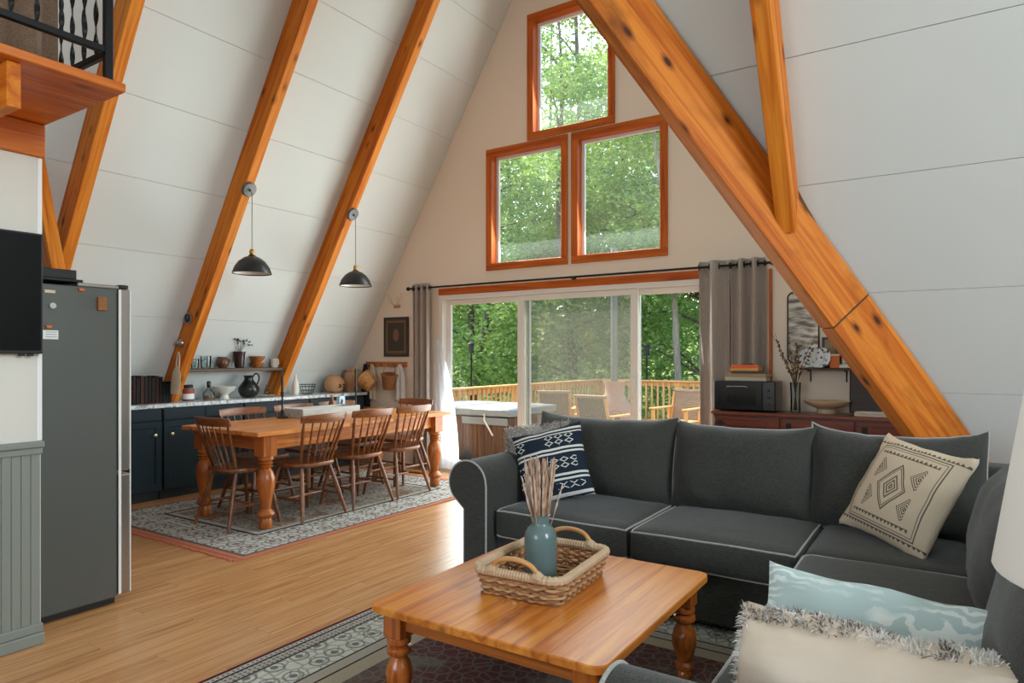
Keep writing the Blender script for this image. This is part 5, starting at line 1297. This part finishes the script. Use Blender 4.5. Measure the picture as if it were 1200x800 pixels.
# ------------------------------------------------------------------ outside: deck, railing, furniture, woods
M['deckwood'] = wood('deck_cedar', rgb(230, 182, 118), rgb(206, 152, 90), rgb(160, 110, 60), 0, 1.2, .6, 0, .3)
M['deckwood_y'] = wood('deck_cedar_y', rgb(230, 182, 118), rgb(206, 152, 90), rgb(160, 110, 60), 1, 1.2, .6, 0, .3)
M['deckwood_z'] = wood('deck_cedar_z', rgb(230, 182, 118), rgb(206, 152, 90), rgb(160, 110, 60), 2, 1.2, .6, 0, .3)
M['deckgrey'] = wood('deck_floor_boards', rgb(186, 160, 130), rgb(160, 134, 106), rgb(120, 98, 76), 0, 1.2, .7, 0, .2)
DZ = -.10; DFX0, DFX1, DFY = -6.5, .6, 13.36
dk_ = obj('deck_floor', B(DFX0, DFX1, GY + .17, DFY, DZ - .25, DZ - .03), M['deckgrey']); tag(dk_, kind='structure')
y = GY + .18; src = None
while y < DFY - .05:
    if src is None: src = obj('deck_plank', bev(B(DFX0, DFX1, 0, .138, DZ - .03, DZ), .003, 1), M['deckgrey'], dk_); src.location = (0, y, 0)
    else: share('deck_plank', src, dk_, (0, y, 0))
    y += .144
RT = .87
def railing(label, p0, p1, nposts, mat_h):
    p0, p1 = Vector(p0), Vector(p1); d = (p1 - p0); Ln = d.length; d.normalize()
    t = thing('deck_railing', label, 'railing', p0, math.atan2(d.y, d.x), 'cedar deck railings')
    h = RT - DZ
    obj('top_rail', RB(-.05, Ln + .05, -.07, .07, h - .035, h, .005, 1), M['deckwood'], t)
    obj('upper_rail', B(0, Ln, -.02, .02, h - .125, h - .036), M['deckwood'], t)
    obj('lower_rail', B(0, Ln, -.02, .02, .09, .16), M['deckwood'], t)
    ps = None
    for k in range(nposts + 1):
        if ps is None: ps = obj('post', RB(-.045, .045, -.045, .045, 0, h - .036, .004, 1), M['deckwood_z'], t)
        else: share('post', ps, t, (Ln * k / nposts, 0, 0))
    bs = None; n_ = int(Ln / .125)
    for k in range(1, n_):
        x = Ln * k / n_
        if any(abs(x - Ln * q / nposts) < .055 for q in range(nposts + 1)): continue
        if bs is None: bs = obj('baluster', B(-.019, .019, -.039, -.0205, .10, h - .04), M['deckwood_z'], t); bs.location = (x, 0, 0)
        else: share('baluster', bs, t, (x, 0, 0))
    return t
railing('cedar deck railing running away from the house on the left', (-6.39, 6.6, DZ), (-6.39, 13.2, DZ), 4, None)
railing('cedar deck railing across the far end of the deck', (-6.30, 13.28, DZ), (.5, 13.28, DZ), 4, None)
# hot tub with cover
t = thing('hot_tub', 'brown slatted hot tub under a grey vinyl cover on the deck', 'hot tub', (-5.62, 7.85, DZ)); hx, hy = .82, .60
M['tubwood'] = wood('tub_slats', rgb(112, 76, 50), rgb(82, 52, 34), rgb(50, 30, 20), 2, 1.5, .6, 0); M['vinyl'] = plain('grey_vinyl', rgb(128, 132, 134), .4, 0, .1, 4, .2, 8)
obj('shell', B(-hx, hx, -hy, hy, .02, .66), M['blackmatte'], t)
for s in (-1, 1):
    for k in range(14):
        w = 2*hx/14; obj('slat', bev(B(-hx + k*w + .003, -hx + (k+1)*w - .003, s*hy if s > 0 else s*hy - .02, s*hy + .02 if s > 0 else s*hy, .03, .655), .004, 1), M['tubwood'], t)
    for k in range(10):
        w = 2*hy/10; obj('slat', bev(B(s*hx if s > 0 else s*hx - .02, s*hx + .02 if s > 0 else s*hx, -hy + k*w + .003, -hy + (k+1)*w - .003, .03, .655), .004, 1), M['tubwood'], t)
for s in (-1, 1):
    bm, mp = rcube((s*(hx + .05)/2, 0, .715), ((hx + .05)/2 - .004, hy + .05, .055), .03, (0, 0, .02), 10, .008, 4 + s); cv = obj('cover_half', bm, M['vinyl'], t, smooth=True)
    bm = BM(); prism(bm, [(s*.12 if s > 0 else -.12, -hy - .056, .655), (s*(hx+.04), -hy - .056, .655), (s*(hx+.04), -hy - .045, .56), (s*.12, -hy - .045, .56)], (0, .004, 0)); bmesh.ops.recalc_face_normals(bm, faces=bm.faces[:]); obj('skirt', bm, M['vinyl'], cv)
    bm = BM(); tube(bm, [(s*.5, -hy - .06, .70), (s*.5, -hy - .06, .62), (s*.62, -hy - .04, .42)], .012, 6); obj('strap', bm, M['cream'], cv, smooth=True)
# deck chairs with woven backs
M['woven'] = plain('woven_resin', rgb(150, 128, 104), .7, 0, .35, 60); M['wovend'] = plain('woven_dark', rgb(96, 80, 66), .7, 0, .3, 60)
def deck_chair(loc, rz, label):
    t = thing('deck_chair', label, 'chair', loc, rz, 'woven deck chairs')
    for sx in (-1, 1):
        obj('leg', RB(sx*.29 - .025, sx*.29 + .025, .24, .29, 0, .60, .004, 1), M['deckwood_z'], t)
        lg = obj('leg', RB(sx*.29 - .025, sx*.29 + .025, -.30, -.25, 0, .62, .004, 1), M['deckwood_z'], t)
        obj('arm', RB(sx*.29 - .045, sx*.29 + .045, -.34, .33, .60, .625, .005, 1), M['deckwood_y'], t)
    obj('seat_rail', RB(-.265, .265, .25, .28, .32, .39, .003, 1), M['deckwood'], t)
    for k in range(7): obj('seat_slat', RB(-.265, .265, -.25 + .075*k, -.19 + .075*k, .385, .405, .003, 1), M['deckwood'], t)
    bk = link('backrest', None, t); bk.location = (0, -.27, .38); bk.rotation_euler = (math.radians(14), 0, 0)
    for sx in (-1, 1): obj('back_post', RB(sx*.25 - .018, sx*.25 + .018, -.018, .018, 0, .52, .003, 1), M['deckwood_z'], bk)
    obj('back_rail', RB(-.27, .27, -.018, .018, .50, .545, .003, 1), M['woven'], bk)
    vs_ = hs2 = None
    for k in range(16):
        x = -.225 + .03*k
        if vs_ is None: vs_ = obj('woven_strip', B(-.011, .011, -.006, -.001, .02, .50), M['wovend'], bk); vs_.location = (x, 0, 0)
        else: share('woven_strip', vs_, bk, (x, 0, 0))
    for k in range(16):
        z_ = .035 + .03*k
        if hs2 is None: hs2 = obj('woven_strip', B(-.24, .24, .001, .006, -.011, .011), M['woven'], bk); hs2.location = (0, 0, z_)
        else: share('woven_strip', hs2, bk, (0, 0, z_))
    return t
c0 = deck_chair((-4.20, 8.95, DZ), math.radians(-8), 'woven deck chair with its back to the glass, nearest the door')
for loc, rz, lab in (((-5.45, 9.75, DZ), 20, 'woven deck chair between the hot tub and the clay stove'), ((-3.72, 10.65, DZ), 172, 'woven deck chair facing the house before the far railing')):
    c_ = copy_tree(c0); c_.location = loc; c_.rotation_euler = (0, 0, math.radians(rz)); c_['label'] = lab
t = thing('deck_table', 'low cedar side table between the deck chairs', 'table', (-3.52, 9.55, DZ))
for k in range(6): obj('tabletop_slat', RB(-.3 + .1*k + .002, -.2 + .1*k - .002, -.32, .32, .44, .465, .003, 1), M['deckwood_y'], t)
for sx in (-1, 1):
    for sy in (-1, 1): obj('leg', RB(sx*.25 - .025, sx*.25 + .025, sy*.27 - .025, sy*.27 + .025, 0, .44, .003, 1), M['deckwood_z'], t)
# chiminea
M['terracotta'] = plain('pink_terracotta', rgb(176, 138, 122), .85, 0, .12, 8)
t = thing('chiminea', 'pinkish clay chiminea stove with a tall flue pipe', 'stove', (-4.52, 9.95, DZ))
bm = BM(); lathe(bm, [(.14, .22), (.24, .32), (.30, .48), (.28, .64), (.19, .78), (.145, .88), (.15, 1.02), (.17, 1.06), (.14, 1.06), (.11, .9)], seg=30); bd = obj('body', bm, M['terracotta'], t, smooth=True)
bm = BM(); ball(bm, (.0, -.215, .47), .15, .95, .6, 1.0, 18); obj('mouth', bm, M['blackmatte'], bd, smooth=True, rot=(0, 0, math.radians(26)))
bm = BM(); tube(bm, [(.15*math.cos(a*PI/12), -.268, .47 + .155*math.sin(a*PI/12)) for a in range(25)], .02, 8, True); obj('mouth_rim', bm, M['terracotta'], bd, smooth=True, rot=(0, 0, math.radians(26)))
bm = BM(); cyl(bm, (0, 0, 1.02), (0, 0, 3.2), .055, .055, 16); obj('flue_pipe', bm, plain('flue_grey', rgb(110, 112, 112), .4, .6), t, smooth='auto')
for a in range(3):
    an = 2*PI*a/3; bm = BM(); tube(bm, [(.24*math.cos(an), .24*math.sin(an), 0), (.2*math.cos(an), .2*math.sin(an), .3)], .015, 6); obj('leg', bm, M['black'], t, smooth=True)
# garden lanterns / feeders on poles
def feeder(label, loc, h):
    t = thing('bird_feeder', label, 'bird feeder', loc, 0, 'feeders on poles')
    bm = BM(); cyl(bm, (0, 0, 0), (0, 0, h), .018, .018, 8); obj('pole', bm, M['black'], t)
    bm = BM(); lathe(bm, [(.07, h), (.08, h + .02), (.06, h + .03), (.06, h + .2), (.09, h + .21), (.01, h + .27)], seg=14); obj('feeder', bm, M['blackmatte'], t, smooth='auto')
feeder('bird feeder on a thin pole outside the right door panel', (-5.40, 13.55, -.9), 2.28)
feeder('bird feeder on a thin pole outside the left door panel', (-9.35, 12.6, -.9), 2.35)
t = thing('potted_grass', 'dark bristly plant in a black pot just outside the left door panel', 'plant', (-5.12, 6.78, DZ), kind='thing')
bm = BM(); lathe(bm, [(.09, 0), (.12, .1), (.115, .1), (.08, .02)], seg=20); obj('pot', bm, M['blackmatte'], t, smooth=True)
rr = random.Random(4); bm = BM()
for k in range(90):
    a = rr.uniform(0, 2*PI); r = rr.uniform(.01, .1); L_ = rr.uniform(.12, .26)
    tube(bm, [(r*math.cos(a), r*math.sin(a), .09), (r*1.2*math.cos(a), r*1.2*math.sin(a), .09 + L_*.6), (r*1.7*math.cos(a), r*1.7*math.sin(a), .09 + L_)], [.004, .003, .001], 4)
bl_ = obj('blades', bm, plain('dark_blade', rgb(44, 42, 38), .8), t); bl_['kind'] = 'stuff'
# ground and woods
t_ = NT('forest_floor'); v_ = t_.coords(); t_.col(t_.ramp(t_.noise(v_, 1.4, 5, .6), [(.35, rgb(84, 92, 50)), (.5, rgb(120, 132, 72)), (.65, rgb(150, 140, 96))])); t_.set(.95, 0, .1)
bm = BM(); rs = random.Random(2)
def gf(u, v):
    x = -70 + 110*u; y_ = GY + .3 + 90*v; q = max(0, (y_ - 16) / 60)
    return (x, y_, -.92 + 5*q*q + .15*math.sin(x*.4)*min(1, v*6))
grid(bm, gf, 30, 30); o = obj('ground', bm, t_.m, smooth=True); tag(o, kind='structure')
def leafm(name, c1, c2, c3):
    t = NT(name); v = t.coords((1, 1, 1), False)
    c = t.ramp(t.noise(v, 1.1, 4, .7), [(.32, c1), (.5, c2), (.68, c3)])
    df = t.N('BsdfDiffuse'); tl = t.N('BsdfTranslucent'); gl = t.N('BsdfGlossy'); gl.inputs['Roughness'].default_value = .45
    t.L(c, df.inputs[0]); t.L(c, tl.inputs[0]); m1 = t.N('MixShader'); m1.inputs[0].default_value = .45; t.L(df.outputs[0], m1.inputs[1]); t.L(tl.outputs[0], m1.inputs[2])
    m2 = t.N('MixShader'); m2.inputs[0].default_value = .04; t.L(m1.outputs[0], m2.inputs[1]); t.L(gl.outputs[0], m2.inputs[2]); t.L(m2.outputs[0], t.out.inputs[0]); t.n.remove(t.b)
    return t.m
LEAF = [leafm('leaf_green', rgb(96, 132, 58), rgb(136, 170, 88), rgb(184, 204, 126)), leafm('leaf_yellow', rgb(120, 150, 66), rgb(168, 186, 96), rgb(206, 206, 130)), leafm('leaf_deep', rgb(74, 112, 54), rgb(110, 148, 76), rgb(156, 182, 106))]
M['bark'] = wood('bark', rgb(120, 108, 94), rgb(92, 82, 72), rgb(56, 48, 42), 2, 2, .95, 0); M['barkd'] = wood('bark_dark', rgb(78, 70, 60), rgb(58, 50, 44), rgb(36, 30, 26), 2, 2, .95, 0)
M['barkp'] = wood('bark_pale', rgb(172, 162, 146), rgb(140, 130, 116), rgb(100, 92, 82), 2, 2, .95, 0)
def tree(loc, h, rad, nleaf, ls, z0, lean, seed, lm, bark, label, r0=.14):
    rs = np.random.default_rng(seed); t = thing('tree', label, 'tree', loc, 0, 'trees in the woods beyond the deck')
    top = Vector((lean[0], lean[1], h)); mid = top * .5 + Vector((rs.uniform(-.4, .4), rs.uniform(-.4, .4), 0))
    tp = cr([(0, 0, -.3), (mid.x*.4, mid.y*.4, h*.25), mid, top*.8, top], 5)
    bm = BM(); tube(bm, tp, [r0 * (1 - .85*i/len(tp)) for i in range(len(tp))], 9); obj('trunk', bm, bark, t, smooth=True)
    blobs = []
    nb_ = 16
    for k in range(nb_):
        f = .12 + .88*(k + rs.uniform(0, 1)) / nb_; f = max(f, z0 / h); b0 = tp[min(len(tp)-1, int(f * .85 * (len(tp)-1)))]
        a = rs.uniform(0, 2*PI); L_ = rad * rs.uniform(.45, 1.05) * (1 - .55*max(0, f - .55)/.45); e_ = Vector((b0.x + L_*math.cos(a), b0.y + L_*math.sin(a), b0.z + rs.uniform(-.1, .35)*L_ + .3))
        bm = BM(); pp = cr([b0, b0.lerp(e_, .5) + Vector((0, 0, .25)), e_], 4); tube(bm, pp, [r0*.32*(1 - .8*i/len(pp)) for i in range(len(pp))], 6); obj('branch', bm, bark, t, smooth=True)
        blobs.append((b0.lerp(e_, .75), L_ * .62)); blobs.append((e_, L_ * .5))
    bc = np.array([list(b[0]) for b in blobs]); br = np.array([b[1] for b in blobs]); w = br**2; w /= w.sum()
    k = rs.choice(len(blobs), nleaf, p=w); d = rs.normal(0, 1, (nleaf, 3)); d /= np.linalg.norm(d, axis=1)[:, None]; rr_ = rs.uniform(.15, 1, (nleaf, 1)) ** .55
    P = bc[k] + d * rr_ * br[k][:, None] * np.array([1.15, 1.15, .55])
    U = rs.normal(0, 1, (nleaf, 3)); U[:, 2] *= .5; U /= np.linalg.norm(U, axis=1)[:, None]; N_ = rs.normal(0, 1, (nleaf, 3)); Vv = np.cross(U, N_); Vv /= np.linalg.norm(Vv, axis=1)[:, None]
    s = (ls * rs.uniform(.6, 1.25, (nleaf, 1)))
    q = np.stack([P - U*s, P - Vv*s*.5, P + U*s, P + Vv*s*.5], 1).reshape(-1, 3)
    me = bpy.data.meshes.new('crown'); n4 = nleaf*4
    me.vertices.add(n4); me.vertices.foreach_set('co', q.astype(np.float32).ravel()); me.loops.add(n4); me.loops.foreach_set('vertex_index', np.arange(n4, dtype=np.int32))
    me.polygons.add(nleaf); me.polygons.foreach_set('loop_start', np.arange(0, n4, 4, dtype=np.int32)); me.polygons.foreach_set('loop_total', np.full(nleaf, 4, np.int32)); me.update(calc_edges=True); me.materials.append(lm)
    c_ = link('crown', me, t); c_['kind'] = 'stuff'
    return t
GL = 'leafy green tree in the woods beyond the deck'
sd_ = 100
rs2 = random.Random(11)
for ratio, y_, h, rad, nl, ls in [(-.95, 15.5, 10, 2.8, 11000, .07), (-.74, 17, 13, 3.2, 17000, .07), (-.52, 16.2, 12, 3.0, 16000, .07), (-.30, 16.5, 12, 3.0, 14000, .07), (-.10, 17, 12, 3.0, 8000, .08),
                                  (-.53, 19, 17, 3.4, 15000, .08), (-.45, 24, 20, 4.0, 14000, .11), (-.86, 21, 16, 3.8, 14000, .095), (-.64, 22, 17, 4.0, 16000, .095), (-.44, 21, 17, 4.0, 16000, .095), (-.24, 22, 16, 4.0, 12000, .095),
                                  (-1.0, 27, 18, 4.6, 5500, .14), (-.79, 28, 20, 4.8, 5000, .14), (-.58, 28, 20, 4.8, 5000, .14), (-.38, 27, 20, 4.8, 5000, .14), (-.18, 28, 19, 4.6, 5000, .14),
                                  (-.92, 37, 22, 5.5, 3500, .22), (-.70, 38, 23, 6, 4000, .22), (-.50, 38, 23, 6, 4000, .22), (-.30, 38, 22, 6, 3500, .22)]:
    sd_ += 1
    tree((ratio*y_, y_, -.9), h, rad, nl, ls, .8, (rs2.uniform(-1, 1), rs2.uniform(-.6, .6)), sd_, LEAF[rs2.choice([0, 0, 1, 2])], M['bark'], GL)
tree((-5.15, 15.0, -.9), 9, 1.5, 2600, .065, 4.6, (-.9, .4), 300, LEAF[0], M['barkp'], 'slim pale tree trunk leaning beyond the railing at the right door panel', .10)
tree((-4.55, 15.6, -.9), 10, 1.8, 3000, .065, 4.6, (-.3, .2), 301, LEAF[2], M['barkd'], 'dark straight tree trunk beside the right curtain', .11)
tree((-10.9, 14.6, -.9), 8, 2.6, 11000, .065, 1.4, (.6, .2), 302, LEAF[2], M['bark'], 'bushy low-branched tree outside the left door panel', .13)
